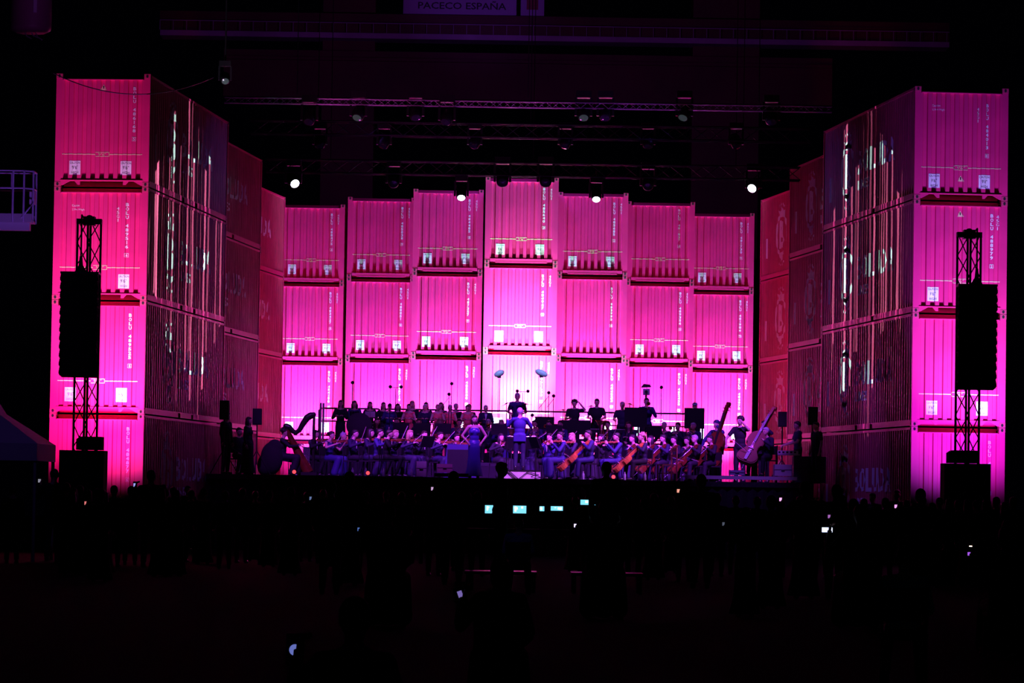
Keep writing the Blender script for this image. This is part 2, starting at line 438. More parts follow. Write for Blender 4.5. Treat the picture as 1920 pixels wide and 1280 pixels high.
def c_triangle(z):
    h = 0.085
    a = [(-h, z - h * 0.8), (h, z - h * 0.8), (0, z + h)]
    return with_mat(on_end(join([flat([a])])), YELL), with_mat(drape(flat([[(-0.012, z - 0.03), (0.012, z - 0.03), (0.018, z + 0.04), (-0.018, z + 0.04)]]), END_B, A_END, lambda x, zz, d: Vector((x, 0.012 + d - 0.006, zz))), DARK)

def c_emblem(cx, cz, side):
    polys = []; n = 40
    def el(t, rx, rz): return (cx + rx * math.cos(t), cz + rz * math.sin(t))
    for rx, rz, kx, kz in ((0.88, 0.78, 0.72, 0.66),):
        for i in range(n):
            t, u = 2 * PI * i / n, 2 * PI * (i + 1) / n
            polys.append([el(t, kx, kz), el(t, rx, rz), el(u, rx, rz), el(u, kx, kz)])
    # crown on top, pennant below, side wings
    polys += [[(cx - 0.38, cz + 0.6), (cx + 0.38, cz + 0.6), (cx + 0.5, cz + 0.86), (cx + 0.24, cz + 0.78), (cx, cz + 0.98), (cx - 0.24, cz + 0.78), (cx - 0.5, cz + 0.86)]]
    polys += [[(cx - 0.42, cz - 0.62), (cx, cz - 0.98), (cx + 0.42, cz - 0.62)]]
    for k in range(7):
        t = PI * (0.18 + 0.64 * k / 6); r = 0.035
        x, z = cx + 0.42 * math.cos(t), cz + 0.86 + 0.2 * math.sin(t)
        polys.append([(x - r, z - r), (x + r, z - r), (x + r, z + r), (x - r, z + r)])
        x, z = cx + 0.42 * math.cos(t), cz - 0.84 - 0.22 * math.sin(t)
        polys.append([(x - r, z - r), (x + r, z - r), (x + r, z + r), (x - r, z + r)])
    b = fit(text_mesh('B', 1, offset=0.03), 0.78, 0.98, cx, cz)
    return with_mat(on_side(join([flat(polys), b]), side), WHITE)

def c_name(x0, x1, cz, side):
    ms = []; s = 'BOLUDA'; w = (x1 - x0) / len(s)
    for i, ch in enumerate(s): ms.append(fit(text_mesh(ch, 1, offset=0.02), w * 0.82, 0.64, x0 + w * (i + 0.5), cz))
    return with_mat(on_side(join(ms), side), WHITE)

def c_lines(x0, x1, cz, side):
    return with_mat(on_side(fit(text_mesh('LINES', 1, offset=0.02), x1 - x0, 0.27, (x0 + x1) / 2, cz), side), WHITE)

MESH = dict(end=c_end_wall(), sideR=[c_side_wall(1, i) for i in range(2)], sideL=[c_side_wall(-1, 10 + i) for i in range(2)], frameA=c_frame('A'), frameB=c_frame('B'), cast=c_casting(),
            roof=MB().box((-1.2, 0.34, CH - 0.06), (1.2, CL - 0.1, CH - 0.03)).mesh('roof', RED), floor=MB().box((-1.16, 0.4, 0.03), (1.16, CL - 0.1, 0.14)).mesh('underside', BLACK),
            st1=c_sticker(-0.70), st2=c_sticker(0.62), stripe=c_stripe(), tri_hi=c_triangle(2.55), tri_lo=c_triangle(0.55),
            size1=with_mat(on_end(join([fit(text_mesh(ch, 0.1), 0.018 if ch == '1' else 0.06, 0.08, 0.98, 2.50 - 0.1 * i) for i, ch in enumerate('45G1')])), WHITE),
            size2=with_mat(on_end(join([fit(text_mesh(ch, 0.1), 0.018 if ch == '1' else 0.06, 0.08, 0.44, 2.35 - 0.1 * i) for i, ch in enumerate('45G1')])), WHITE),
            caut=with_mat(on_end(join([fit(text_mesh('Caution', 0.1), 0.2, 0.06, -0.66, 2.42), fit(text_mesh('2.9m High', 0.1), 0.32, 0.065, -0.60, 2.31)])), WHITE))
SIDEMESH = {}
for s in (1, -1):
    SIDEMESH[s] = dict(emblem=c_emblem(3.45, 1.45, s), name=c_name(4.75, 9.7, 1.55, s), lines=c_lines(4.9, 6.5, 0.93, s),
                       bar=with_mat(on_side(flat([[(0.95, 0.75), (1.1, 0.75), (1.1, 1.45), (0.95, 1.45)]]), s), WHITE))
SERN = [0]
def container(x, y, z, rz, label, group, side, front, kind, tri=None):
    """front: True for the two stacks nearest the crowd; side: which long wall carries the lettering (0 none)"""
    c = empty('shipping_container', (x, y, z), rz, label, 'container', group)
    i = SERN[0]; SERN[0] += 1; rr = random.Random(100 + i)
    link('frame', MESH['frameB' if front else 'frameA'], c); link('end_wall', MESH['end'], c); link('roof', MESH['roof'], c)
    link('side_wall', MESH['sideR'][i % 2], c); link('side_wall', MESH['sideL'][i % 2], c); link('underside', MESH['floor'], c)
    for sx in (-1, 1):
        for yy, zz in ((0.084, 0.059), (0.084, CH - 0.059), (CL - 0.084, 0.059), (CL - 0.084, CH - 0.059)):
            o = link('corner_casting', MESH['cast'], c, (sx * 1.142, yy, zz)); o.scale.x = sx
            if yy > 1: o.rotation_euler.z = PI; o.scale.x = -sx
    code = 'BOLU ' + '48%04d' % rr.randrange(1000, 9999) + ' ' + str(rr.randrange(10))
    if kind in (0, 2):
        link('serial_number', c_serial(code, 0.74 if not front else 0.82, 2.52), c)
        if kind == 2 or not front: link('size_code', MESH['size1'], c)
    elif kind == 1:
        link('serial_number', c_serial(code, 0.68, 2.45), c); link('size_code', MESH['size2'], c); link('clearance_notice', MESH['caut'], c)
    if kind != 3:
        stp = link('height_stripe', MESH['stripe'], c)
        if kind != 4:
            for k in ('st1', 'st2'):
                p = link('warning_sticker', MESH[k][0], c); link('sticker_lettering', MESH[k][1], p)
    if kind == 3:
        link('serial_number', c_serial(code, 0.68, 2.45), c)
    if kind == 4:
        link('serial_number', c_serial(code, 0.66, 2.6), c)
    if tri:
        for t in tri:
            p = link('warning_triangle', MESH[t][0], c); link('triangle_mark', MESH[t][1], p)
    if side:
        S = SIDEMESH[side]
        link('company_name', S['name'], c); link('company_name_line', S['lines'], c); link('emblem', S['emblem'], c); link('marking_bar', S['bar'], c)
    return c

ROWN = ['bottom row', 'second row up', 'third row up', 'top row']
COLN = ['leftmost', 'second from left', 'third from left', 'tallest looking middle', 'third from right', 'second from right', 'rightmost']
KB = [[0, 0, 2, 2], [0, 2, 2, 2], [0, 2, 2, 2], [0, 2, 2, 2], [0, 2, 3, 2], [0, 2, 2, 4], [0, 2, 2, 2]]
KB[0] = [0, 2, 2, 0]
for ci, (x, y) in enumerate(zip(CONT_X, CONT_Y)):
    for r in range(4):
        container(x, y, BASE + PITCH * r, 0, f'pink lit red container end in the back wall, {COLN[ci]} column, {ROWN[r]}', 'containers of the back wall', 0, False, KB[ci][r])

# side walls: (near inner corner pixel, distance), (far inner corner pixel, distance)
def side_stack(which, name, near, far, toe, front):
    if near: pn = at(*near)
    pf = at(*far)
    if near:
        d = Vector((pf.x - pn.x, pf.y - pn.y)).normalized()
    else:
        t = rad(toe); d = Vector((-which * math.sin(t), math.cos(t)))
        pn = Vector((pf.x, pf.y)) - d * CL
    # which: +1 right hand wall, -1 left hand wall ; inner corner is towards the stage
    rz = math.atan2(-d.x, d.y)
    ax = Vector((math.cos(rz), math.sin(rz)))
    o = Vector((pn.x, pn.y)) + ax * (which * 1.219)
    for r in range(4):
        tri = None
        if front and which < 0 and r == 3: tri = ['tri_hi']
        if front and which > 0 and r == 3: tri = ['tri_lo']
        if front and which > 0 and r == 2: tri = ['tri_hi']
        if front: kind = (0, 0, 1, 0)[r] if which < 0 else (0, 0, 2, 1)[r]
        else: kind = 0
        hand = 'left' if which < 0 else 'right'
        container(o.x, o.y, BASE + PITCH * r, rz, f'red container with white lettering, {name} of the {hand} wing wall, {ROWN[r]}', f'containers of the {hand} wing wall', -which, front, kind, tri)
    return o, rz
SL = [side_stack(-1, 'nearest stack', (278, 350, 96), (425, 412, 108.1), 0, True), side_stack(-1, 'middle stack', None, (489, 458, 120.4), 5.8, False), side_stack(-1, 'farthest stack', None, (533, 497, 135.5), 7.2, False)]
SR = [side_stack(1, 'nearest stack', (1714, 373, 96), (1545, 426, 107.9), 0, True), side_stack(1, 'middle stack', None, (1479, 472, 120.7), 7.0, False), side_stack(1, 'farthest stack', None, (1425, 510, 133.4), 8.1, False)]
# low concrete plinths under the stacks
for ci, (x, y) in enumerate(zip(CONT_X, CONT_Y)):
    pass
# ------------------------------------------------------------------ ground, plinths, stage
g = MB().add([(-90, -5, 0), (90, -5, 0), (90, 220, 0), (-90, 220, 0)], [(0, 1, 2, 3)]).build('ground', ASPH); tag(g, kind='structure')
def plinth(name, cx, cy, wx, wy, rz):
    o = MB().box((-wx / 2, 0, 0.0), (wx / 2, wy, BASE)).build(name, ASPH); o.location = (cx, cy, 0); o.rotation_euler.z = rz; tag(o, kind='structure'); return o
for i, (x, y) in enumerate(zip(CONT_X, CONT_Y)): plinth(f'trim_{i + 1}', x, y + 0.1, 2.3, CL - 0.2, 0)
for i, (o, rz) in enumerate(SL + SR): plinth(f'trim_{i + 8}', o.x, o.y, 2.3, CL - 0.2, rz)
SZ = 2.1; SF = 104.0
m = MB(); m.box((-8.4, SF, SZ - 0.14), (8.4, 122.0, SZ)); st = m.build('floor_stage', DECK); tag(st, kind='structure')
m = MB()
for i in range(60):                                                 # pleated black skirt along the stage front
    x0 = -8.4 + i * 0.28
    m.add([(x0, SF + 0.02, 0), (x0 + 0.14, SF + 0.07, 0), (x0 + 0.28, SF + 0.02, 0), (x0, SF + 0.02, SZ - 0.14), (x0 + 0.14, SF + 0.07, SZ - 0.14), (x0 + 0.28, SF + 0.02, SZ - 0.14)], [(0, 1, 4, 3), (1, 2, 5, 4)])
o = m.build('stage_skirt', MATTE); tag(o, 'black pleated cloth skirt along the front of the stage', 'stage skirt')
def riser(x0, x1, y0, y1, z0, z1, label, edge=mat('pale grey edge paint', (0.6, 0.6, 0.62), 0.4), legs=True):
    t = empty('stage_riser', ((x0 + x1) / 2, y0, z0), 0, label, 'riser')
    hw = (x1 - x0) / 2; d = y1 - y0; h = z1 - z0
    MB().box((-hw, 0.0, h - 0.03), (hw, d, h)).build('platform', DECK, t)
    MB().box((-hw, -0.03, h - 0.10), (hw, 0.0, h - 0.005)).build('edge_rail', edge, t)
    if h > .3: MB().box((-hw, -0.02, 0.0), (hw, -0.01, h - 0.1)).build('masking_cloth', MATTE, t)  # added black cloth, blocks the pink glow under the riser
    if legs:
        n = max(2, int((x1 - x0) / 1.5) + 1)
        for i in range(n):
            x = -hw + 0.05 + (2 * hw - 0.1) * i / (n - 1)
            MB().box((x - 0.025, 0.02, 0), (x + 0.025, 0.07, h - 0.03)).build('leg', edge, t)
            MB().box((x - 0.025, d - 0.08, 0), (x + 0.025, d - 0.03, h - 0.03)).build('leg', edge, t)
    return t
riser(-6.2, 6.3, 112.6, 117.4, SZ, 2.6, 'low wide black riser under the woodwind row', BLACK)
riser(-6.4, 6.6, 117.4, 123.2, SZ, 2.95, 'tall back riser carrying the standing choir and percussion', BLACK)
riser(4.85, 7.95, 104.15, 107.2, SZ, 2.27, 'low silver edged riser under the double basses at stage right edge')

# conductor's podium with a rail, cases
x = atx(977, 105.3, 2.2)
t = empty('conductor_podium', (x, 105.3, SZ), 0, 'pale wooden conductor podium with crossed black braces and a thin rail', 'podium')
MB().box((-0.54, 0, 0), (0.54, 1.2, 0.22)).build('box', PALEW, t); MB().box((-0.56, -0.02, 0.22), (0.56, 1.22, 0.25)).build('step_top', BLACK, t)
for a, b in (((-0.42, 0.22), (-0.16, 0.0)), ((-0.34, 0.22), (-0.08, 0.0)), ((0.2, 0.22), (-0.06, 0.0)), ((0.15, 0.2), (0.5, 0.12))):
    MB().tube((a[0], -0.03, a[1]), (b[0], -0.03, b[1]), 0.011, n=6).build('brace', BLACK, t)
rl = MB()
rl.path([(-0.42, 1.1, 0.25), (-0.42, 1.1, 1.2), (0.42, 1.1, 1.2), (0.42, 1.1, 0.25)], 0.016); rl.build('rail', CHROME, t)
def case(px, w_, h, d, Y, mats, label, z=SZ, name='equipment_case'):
    x = atx(px, Y, z + h / 2); t = empty(name, (x, Y, z), 0, label, 'case')
    MB().box((-w_ / 2, 0, 0.02), (w_ / 2, d, h)).build('box', mats, t)
    for s in (-1, 1): MB().box((s * w_ / 2 - 0.012, -0.008, 0), (s * w_ / 2 + 0.012, 0.02, h)).build('edge_strip', ALU, t)
    MB().box((-w_ / 2, -0.006, h * 0.55), (w_ / 2, 0.01, h * 0.55 + 0.012)).build('lid_seam', BLACK, t)
    MB().box((-0.05, -0.015, h * 0.45), (0.05, 0.0, h * 0.52)).build('latch', CHROME, t)
    return t
case(790, 0.30, 0.44, 0.3, 104.7, PALEW, 'upright pale case at the stage edge under the violins')
case(834, 0.44, 0.26, 0.3, 104.9, mat('dull pink case board', (0.35, 0.16, 0.22), 0.6), 'dull pink low case right of the upright pale case', SZ + 0.12)
case(846, 0.95, 0.12, 0.4, 104.6, BLACK, 'flat black case at the stage edge left of the soloist')
case(1382, 0.42, 0.16, 0.35, 104.5, mat('blue grey case board', (0.35, 0.35, 0.5), 0.5), 'grey blue low case on the silver edged riser', 2.27)
case(1468, 0.5, 0.34, 0.4, 104.8, mat('white rack case', (0.6, 0.6, 0.62), 0.5), 'white equipment rack at the right end of the silver edged riser', 2.27)
case(1518, 0.9, 0.75, 0.6, 105.4, mat('dark violet road case', (0.05, 0.03, 0.1), 0.5), 'large dark road case beside the man in the dark tee shirt')

# guard rail behind the choir
def guard_rail(x0, x1, label):
    t = empty('guard_rail', ((x0 + x1) / 2, 122.9, 2.95), 0, label, 'guard rail', 'guard rail panels behind the choir')
    h = (x1 - x0) / 2 - 0.03
    MB().path([(-h, 0, 0), (-h, 0, 1.36), (-h + 0.1, 0, 1.44), (h - 0.1, 0, 1.44), (h, 0, 1.36), (h, 0, 0)], 0.027).build('frame_tube', BLACK, t)
    MB().tube((-h, 0, 1.02), (h, 0, 1.02), 0.02).build('mid_rail', BLACK, t)
    MB().tube((-h, 0, 0.55), (h, 0, 0.55), 0.02).build('mid_rail', BLACK, t)
xs = [-6.3, -4.2, -2.1, 0.0, 2.1, 4.2, 6.3]
nm = ['behind the leftmost choir women', 'behind the left middle of the choir', 'behind the right end of the choir', 'behind the timpanist', 'behind the two standing percussionists', 'behind the brass at right']
for a, b, n_ in zip(xs, xs[1:], nm): guard_rail(a, b, f'black tubular guard rail panel {n_}')
for px in (601, 606):
    x = atx(px, 120.5, 4.0); o = MB().tube((0, 0, 0), (0, 0, 1.55), 0.035).build('steel_post', GALV); o.location = (x, 120.5, 2.95)
    tag(o, 'bright steel post, ' + ('left' if px < 604 else 'right') + ' one of the pair at the left end of the guard rail', 'post')

# ------------------------------------------------------------------ trusses
def truss_parts(t, L, w_=0.4, r=0.025, M=None, step=0.5, mtl=ALU):
    for a in (-1, 1):
        for b in (-1, 1):
            m = MB(); p, q = Vector((0, a * w_ / 2, b * w_ / 2)), Vector((L, a * w_ / 2, b * w_ / 2))
            if M: p, q = M @ p, M @ q
            m.tube(p, q, r, n=8).build('chord', mtl, t)
    m = MB(); n = int(L / step)
    for face in range(4):
        for i in range(n):
            x0, x1 = i * L / n, (i + 1) * L / n
            s = 1 if i % 2 else -1; k = w_ / 2
            ends = {0: ((x0, -k, -k * s), (x1, -k, k * s)), 1: ((x0, k, k * s), (x1, k, -k * s)), 2: ((x0, -k * s, k), (x1, k * s, k)), 3: ((x0, k * s, -k), (x1, -k * s, -k))}[face]
            p, q = Vector(ends[0]), Vector(ends[1])
            if M: p, q = M @ p, M @ q
            m.tube(p, q, r * 0.5, n=5, cap=False)
    m.build('lacing', mtl, t)
def flown_truss(xa, xb, Y, z, label, mtl=ALU, cr=0.025, tw=0.4, st_=0.5):
    t = empty('lighting_truss', (xa, Y, z), 0, label, 'truss', 'lighting trusses over the stage')
    truss_parts(t, xb - xa, tw, cr, None, st_, mtl)
    for f in (0.12, 0.5, 0.88):                                     # steel cables that carry the truss
        MB().tube(((xb - xa) * f, 0, 0.2), ((xb - xa) * f, 0, 26 - z), 0.012, n=5).build('hanging_cable', BLACK, t)
    return t
p = at(490, 195, 108); q = at(1450, 195, 108); ZT1 = at(960, 196, 108).z
flown_truss(at(420, 195, 108).x, at(1560, 195, 108).x, 108, ZT1, 'front lighting truss, its lower chord lit pink across the dark sky', ALU, 0.016, 0.16, 0.2)
ZT2 = at(960, 318, 117).z
flown_truss(at(500, 300, 117).x, at(1500, 300, 117).x, 117, ZT2, 'dim lighting truss just above the back wall of containers', BLACK)
ZT3 = at(960, 246, 112.5).z
flown_truss(at(470, 246, 112.5).x, at(1520, 246, 112.5).x, 112.5, ZT3, 'unlit black truss between the pink chord truss and the back wall', BLACK)

# moving head lamps
LENSMAT = {}
def moving_head(px, py, Y, tz, state, label, tilt=(0, 0), size=1.0):
    p = at(px, py, Y); x, z = p.x, p.z
    t = empty('moving_head_lamp', (x, Y, z), 0, label, 'stage light', 'moving head lamps on the trusses'); t.scale = (size,) * 3
    top = (tz - z) / size
    MB().box((-0.2, -0.16, 0.42), (0.2, 0.16, 0.60)).build('base_box', BLACK, t)
    for s in (-1, 1): MB().box((s * 0.2 - 0.03, -0.07, -0.05), (s * 0.2 + 0.03, 0.07, 0.42)).build('yoke_arm', BLACK, t)
    rot = Euler((rad(tilt[0]), 0, rad(tilt[1]))).to_matrix().to_4x4()
    hd = MB(); hd.lathe([(0.0, 0.30), (0.10, 0.29), (0.155, 0.2), (0.165, 0.0), (0.15, -0.12), (0.13, -0.14)], n=18, M=rot @ Matrix.Rotation(PI, 4, 'X') @ Matrix.Scale(-1, 4, Vector((0, 0, 1))))
    h = hd.build('lamp_head', BLACK, t)
    ml = {'on': mat('lit lens', (1, 1, 1), 0.2, emit=14, ecol=(0.75, 0.8, 1.0)), 'dim': mat('faint lens', (0.05, 0.08, 0.07), 0.15, emit=0.04, ecol=(0.5, 0.8, 0.7)), 'off': mat('dark glass lens', (0.03, 0.03, 0.05), 0.05)}[state]
    ln = MB(); ln.lathe([(0.0, -0.165), (0.06, -0.16), (0.12, -0.142)], n=18, M=rot); ln.build('lens', ml, h)
    MB().tube((0, 0, 0.6), (0, 0, max(0.62, top)), 0.03, n=6).build('clamp', BLACK, t)
    return t
moving_head(865, 365, 117, ZT2, 'on', 'glowing white stage light over the third column of the back wall', (-42, 0))
moving_head(1118, 368, 117, ZT2, 'on', 'glowing white stage light over the column right of the middle', (-42, 0))
moving_head(550, 340, 117, ZT2, 'on', 'glowing lamp with blue halo at the left end over the back wall', (-60, 25), 1.15)
moving_head(1413, 349, 117, ZT2, 'on', 'glowing lamp with blue halo at the right end over the back wall', (-60, -25), 1.15)
moving_head(942, 338, 117, ZT2, 'off', 'dark round lamp, left of the pair before the middle column', (-60, 0), 1.2)
moving_head(1023, 338, 117, ZT2, 'off', 'dark round lamp, right of the pair before the middle column', (-60, 0), 1.2)
for px, s, n_ in ((580, 'off', 'leftmost of the front truss row'), (672, 'dim', 'above the second back wall column'), (779, 'off', 'above the third back wall column'), (838, 'off', 'left of the crane sign, on the front truss'),
                  (1094, 'dim', 'right of the middle on the front truss'), (1135, 'off', 'with four faint diodes right of the middle'), (1283, 'dim', 'above the second column from right'), (1446, 'off', 'rightmost of the front truss row')):
    moving_head(px, 214 if px not in (838, 1446, 580) else 222, 108, ZT1, s, f'dark hanging stage light {n_}', (-40, R.uniform(-30, 30)), 1.1)
for px, n_ in ((720, 'second of the middle truss from the left'), (600, 'first of the middle truss from the left'), (890, 'left of the two centre ones on the middle truss'), (1060, 'right of the two centre ones on the middle truss'), (1215, 'fifth of the middle truss'), (1380, 'last of the middle truss, at right')):
    moving_head(px, 268, 112.5, ZT3, 'off', f'unlit black stage light, {n_}', (-30, R.uniform(-40, 40)), 1.0)
moving_head(422, 148, 101, 24.0, 'dim', 'small faintly glowing lamp above the left wing wall', (-50, 10), 0.8)
moving_head(738, 340, 117, ZT2, 'off', 'unlit lamp above the second column of the back wall', (-50, 0), 1.1)
moving_head(1215, 345, 117, ZT2, 'off', 'unlit lamp above the second column from right of the back wall', (-50, 0), 1.1)

# ------------------------------------------------------------------ harbour crane behind the stage
YC = 158.0
t = empty('harbour_crane', (0, YC, 0), 0, 'dim purple and red harbour crane girders and legs behind the stage with a name board', 'crane')
def cbeam(px0, px1, py0, py1, name, mt, Y=YC, d=1.5):
    a = at(px0, py0 , Y); b = at(px1, py1, Y); zc0 = at(960, py0, Y).z; zc1 = at(960, py1, Y).z
    return MB().box((a.x, Y - YC, zc1), (b.x, Y - YC + d, zc0)).build(name, mt, t)
cbeam(300, 1780, 66, 76, 'girder_flange', CRANEP); cbeam(300, 1780, 30, 66, 'upper_girder', CRANE, YC + 0.3)
cbeam(420, 1560, 100, 188, 'sill_beam', CRANE, YC + 0.6, 2.0); cbeam(420, 1560, 112, 118, 'walkway_edge', CRANE, YC + 0.3, 0.2)
for a, b in ((606, 704), (1300, 1425)):
    xa, xb = at(a, 30, YC + 1).x, at(b, 30, YC + 1).x
    MB().box((xa, 1.0, 0), (xb, 3.0, 27)).build('leg', CRANE, t)
m = MB(); 
for i in range(60):
    x = at(300 + i * 25, 60, YC).x; m.tube((x, -0.1, at(960, 66, YC).z), (x, -0.1, at(960, 48, YC).z), 0.02, n=4)
m.tube((at(300, 50, YC).x, -0.1, at(960, 48, YC).z), (at(1780, 50, YC).x, -0.1, at(960, 48, YC).z), 0.025, n=5)
m.build('handrail', CRANEP, t)
SIGN = mat('violet lit name board', (0.5, 0.5, 0.62), 0.6)
a, b = at(756, 30, YC - 0.3), at(968, 30, YC - 0.3); zb = at(960, 31, YC).z
sg = MB().box((a.x, -0.4, zb), (b.x, -0.3, zb + 1.7)).build('name_board', SIGN, t)
mt_ = with_mat(fit(text_mesh('PACECO ESPAÑA', 1, offset=0.015), (b.x - a.x) * 0.78, 0.36, (a.x + b.x) / 2 + 0.1, zb + 0.40), DARK)
for v in mt_.vertices: v.co = (v.co.x, -0.405, v.co.y)
link('board_lettering', mt_, sg)
a, b = at(976, 30, YC - 0.3), at(1020, 30, YC - 0.3)
sg = MB().box((a.x, -0.4, zb), (b.x, -0.3, zb + 1.7)).build('side_board', SIGN, t)
m = MB().box((a.x + 0.25, -0.42, zb + 0.25), (b.x - 0.25, -0.40, zb + 0.7)); m.build('board_mark', mat('dull red mark', (0.3, 0.05, 0.05), 0.6), sg)

# ------------------------------------------------------------------ line array towers
def tower(pxc, ytop, yspk0, yspk1, pxs0, pxs1, side):
    Y = 84.0; hand = 'left' if side < 0 else 'right'
    zt = at(pxc, ytop, Y).z; x = at(pxc, (ytop + 880) / 2, Y).x
    t = empty('truss_tower', (x, Y, 0), 0, f'black truss mast with a hoist on top, before the {hand} container stack', 'truss tower', 'sound towers')
    M = Matrix.Rotation(rad(-90), 4, 'Y'); M = M @ Matrix.Rotation(rad(45), 4, 'X')
    truss_parts(t, zt, 0.37, 0.027, M, 0.5, BLACK)
    m = MB(); m.box((-0.3, -0.3, 0.0), (0.3, 0.3, 0.06)); m.build('base_plate', BLACK, t)
    m = MB(); m.box((-0.28, -0.1, zt - 0.10), (0.28, 0.1, zt + 0.02)); m.box((-0.13, -0.14, zt - 0.13), (0.13, 0.14, zt + 0.07)); m.ball((0, 0, zt + 0.05), (0.08, 0.08, 0.06)); m.build('top_block', BLACK, t)
    z1, z0 = at(pxc, yspk0, Y).z, at(pxc, yspk1, Y).z
    xa = at((pxs0 + pxs1) / 2, (yspk0 + yspk1) / 2, Y).x; wd = (pxs1 - pxs0) / FPX * Y
    s = empty('line_array', (xa, Y - 0.75, z0), 0, f'black line array of speakers hanging before the {hand} container stack', 'loudspeaker', 'line arrays'); n = 12; h = (z1 - z0) / n
    for i in range(n):
        m = MB(); a = rad(-1.2 * (n - i) * 0.3)
        Mx = Matrix.Translation((0, -0.06 * math.sin(i / n * 1.8), h * (i + 0.5))) @ Matrix.Rotation(a, 4, 'X')
        hw = wd / 2 - 0.02
        m.prism([(-hw, -h * 0.47), (hw, -h * 0.47), (hw + 0.012, 0), (hw, h * 0.47), (-hw, h * 0.47), (-hw - 0.012, 0)], -0.25, 0.25, 0, Mx)
        for sx in (-1, 1):
            m.box((sx * (hw + 0.01) - 0.012, -0.2, -h * 0.3), (sx * (hw + 0.01) + 0.012, -0.12, h * 0.1), 0, Mx); m.box((sx * (hw + 0.01) - 0.014, 0.1, -h * 0.1), (sx * (hw + 0.01) + 0.014, 0.18, h * 0.35), 0, Mx)
        m.build('speaker_box', MATTE, s)
    H = z1 - z0
    m = MB(); m.box((-wd / 2, -0.25, H), (wd / 2, 0.25, H + 0.05)); m.build('bumper_frame', BLACK, s)
    m = MB(); m.lathe([(0.14, 0.05), (0.10, 0.12), (0.05, 0.2), (0.03, 0.4), (0.0, 0.42)], (0, 0, H), 12); m.build('hoist', BLACK, s)
    m = MB(); m.path([(0, 0, H + 0.3), (0, 0, zt - z0 + 0.05), (0, 0.74, zt - z0 - 0.02)], 0.02); m.build('chain', BLACK, s)
    return x, Y
tx, ty = tower(163, 412, 518, 708, 121, 192, -1)
tx2, ty2 = tower(1815, 437, 541, 731, 1786, 1859, 1)
def sub_stack(px0, px1, py, pxa, pxb, pya, hand):
    Y = 82.6
    a, b = at(px0, py, Y), at(px1, py, Y); zt = (a.z + b.z) / 2; w_ = b.x - a.x
    hh = zt / 2
    for k in range(2):
        t = empty('bass_speaker', ((a.x + b.x) / 2, Y, hh * k), 0, f'{"upper" if k else "lower"} large black bass speaker at the foot of the {hand} tower', 'loudspeaker', 'bass speakers')
        MB().box((-w_ / 2, 0, 0.0), (w_ / 2, 0.8, hh - 0.01)).build('cabinet', MATTE, t)
        MB().box((-w_ / 2 + 0.05, -0.012, 0.05), (w_ / 2 - 0.05, 0.0, hh - 0.06)).build('grille', BLACK, t)
    a2, b2 = at(pxa, pya, Y), at(pxb, pya, Y)
    t = empty('small_speaker', ((a2.x + b2.x) / 2, Y + 0.1, zt), 0, f'small black speaker box on top of the bass speakers, {hand} tower', 'loudspeaker', 'bass speakers'); w2 = b2.x - a2.x
    hz = (a2.z + b2.z) / 2 - zt
    MB().prism([(-w2 / 2, 0), (w2 / 2, 0), (w2 / 2, hz), (-w2 / 2 + 0.08, hz), (-w2 / 2, hz * 0.8)], 0, 0.5).build('cabinet', MATTE, t)
    MB().box((-w2 / 2 + 0.04, -0.01, 0.03), (w2 / 2 - 0.04, 0, hz * 0.75)).build('grille', BLACK, t)
sub_stack(111, 195, 843, 142, 190, 818, 'left'); sub_stack(1771, 1858, 868, 1780, 1834, 844, 'right')

# speakers on poles beside the orchestra
def pole_speaker(px0, px1, py0, py1, Y, z, label):
    a, b = at(px0, py1, Y), at(px1, py0, Y); w_ = b.x - a.x; h = b.z - a.z; zb = a.z - z
    t = empty('pole_speaker', ((a.x + b.x) / 2, Y, z), 0, label, 'loudspeaker', 'speakers on poles beside the orchestra')
    MB().prism([(-w_ / 2, zb), (w_ / 2, zb), (w_ / 2, zb + h), (-w_ / 2, zb + h)], -0.16, 0.16).build('cabinet', MATTE, t)
    MB().box((-w_ / 2 + 0.02, -0.17, zb + 0.03), (w_ / 2 - 0.02, -0.16, zb + h - 0.03)).build('grille', BLACK, t)
    MB().tube((0, 0, 0.3), (0, 0, zb), 0.02).build('pole', BLACK, t)
    for k in range(3):
        an = k * 2 * PI / 3 + 0.5
        MB().tube((0, 0, 0.7), (0.45 * math.cos(an), 0.45 * math.sin(an), 0.015), 0.014, n=6).build('leg', BLACK, t)
pole_speaker(412, 430, 751, 786, 105.5, SZ, 'black pole speaker at far left, tallest of the left pair')
pole_speaker(474, 491, 766, 796, 108, SZ, 'black pole speaker left of the harp')
pole_speaker(1459, 1475, 772, 800, 110, SZ, 'black pole speaker right of the last double bass')
pole_speaker(1515, 1533, 763, 796, 105.5, SZ, 'black pole speaker at far right behind the technicians')

# ------------------------------------------------------------------ access platform, tent, drum housing, cable (left edge)
Y = 90.0
z0, z1 = at(30, 418, Y).z, at(30, 322, Y).z; xl, xr = at(-60, 370, Y).x, at(64, 370, Y).x
t = empty('work_platform', ((xl + xr) / 2, Y, z0), 0, 'purple lit railed basket of a boom lift at the left edge', 'boom lift')
hw = (xr - xl) / 2; H = z1 - z0; D = 0.38
fl = MB(); fl.box((-hw, -D, 0), (hw, D, 0.05)); fl.box((-hw, -D, 0.05), (hw, -D + 0.02, 0.2)); fl.box((-hw, D - 0.02, 0.05), (hw, D, 0.2)); fl.build('floor_tray', GALV, t)
LILAC = mat('pale violet grey paint', (0.5, 0.48, 0.6), 0.5)
for zz, nm_ in ((H, 'top_rail'), (H * 0.66, 'mid_rail')):
    MB().path([(-hw, -D, zz), (hw - 0.2, -D, zz), (hw, -D + 0.2, zz), (hw, D, zz), (-hw, D, zz), (-hw, -D, zz)], 0.022).build(nm_, LILAC, t)
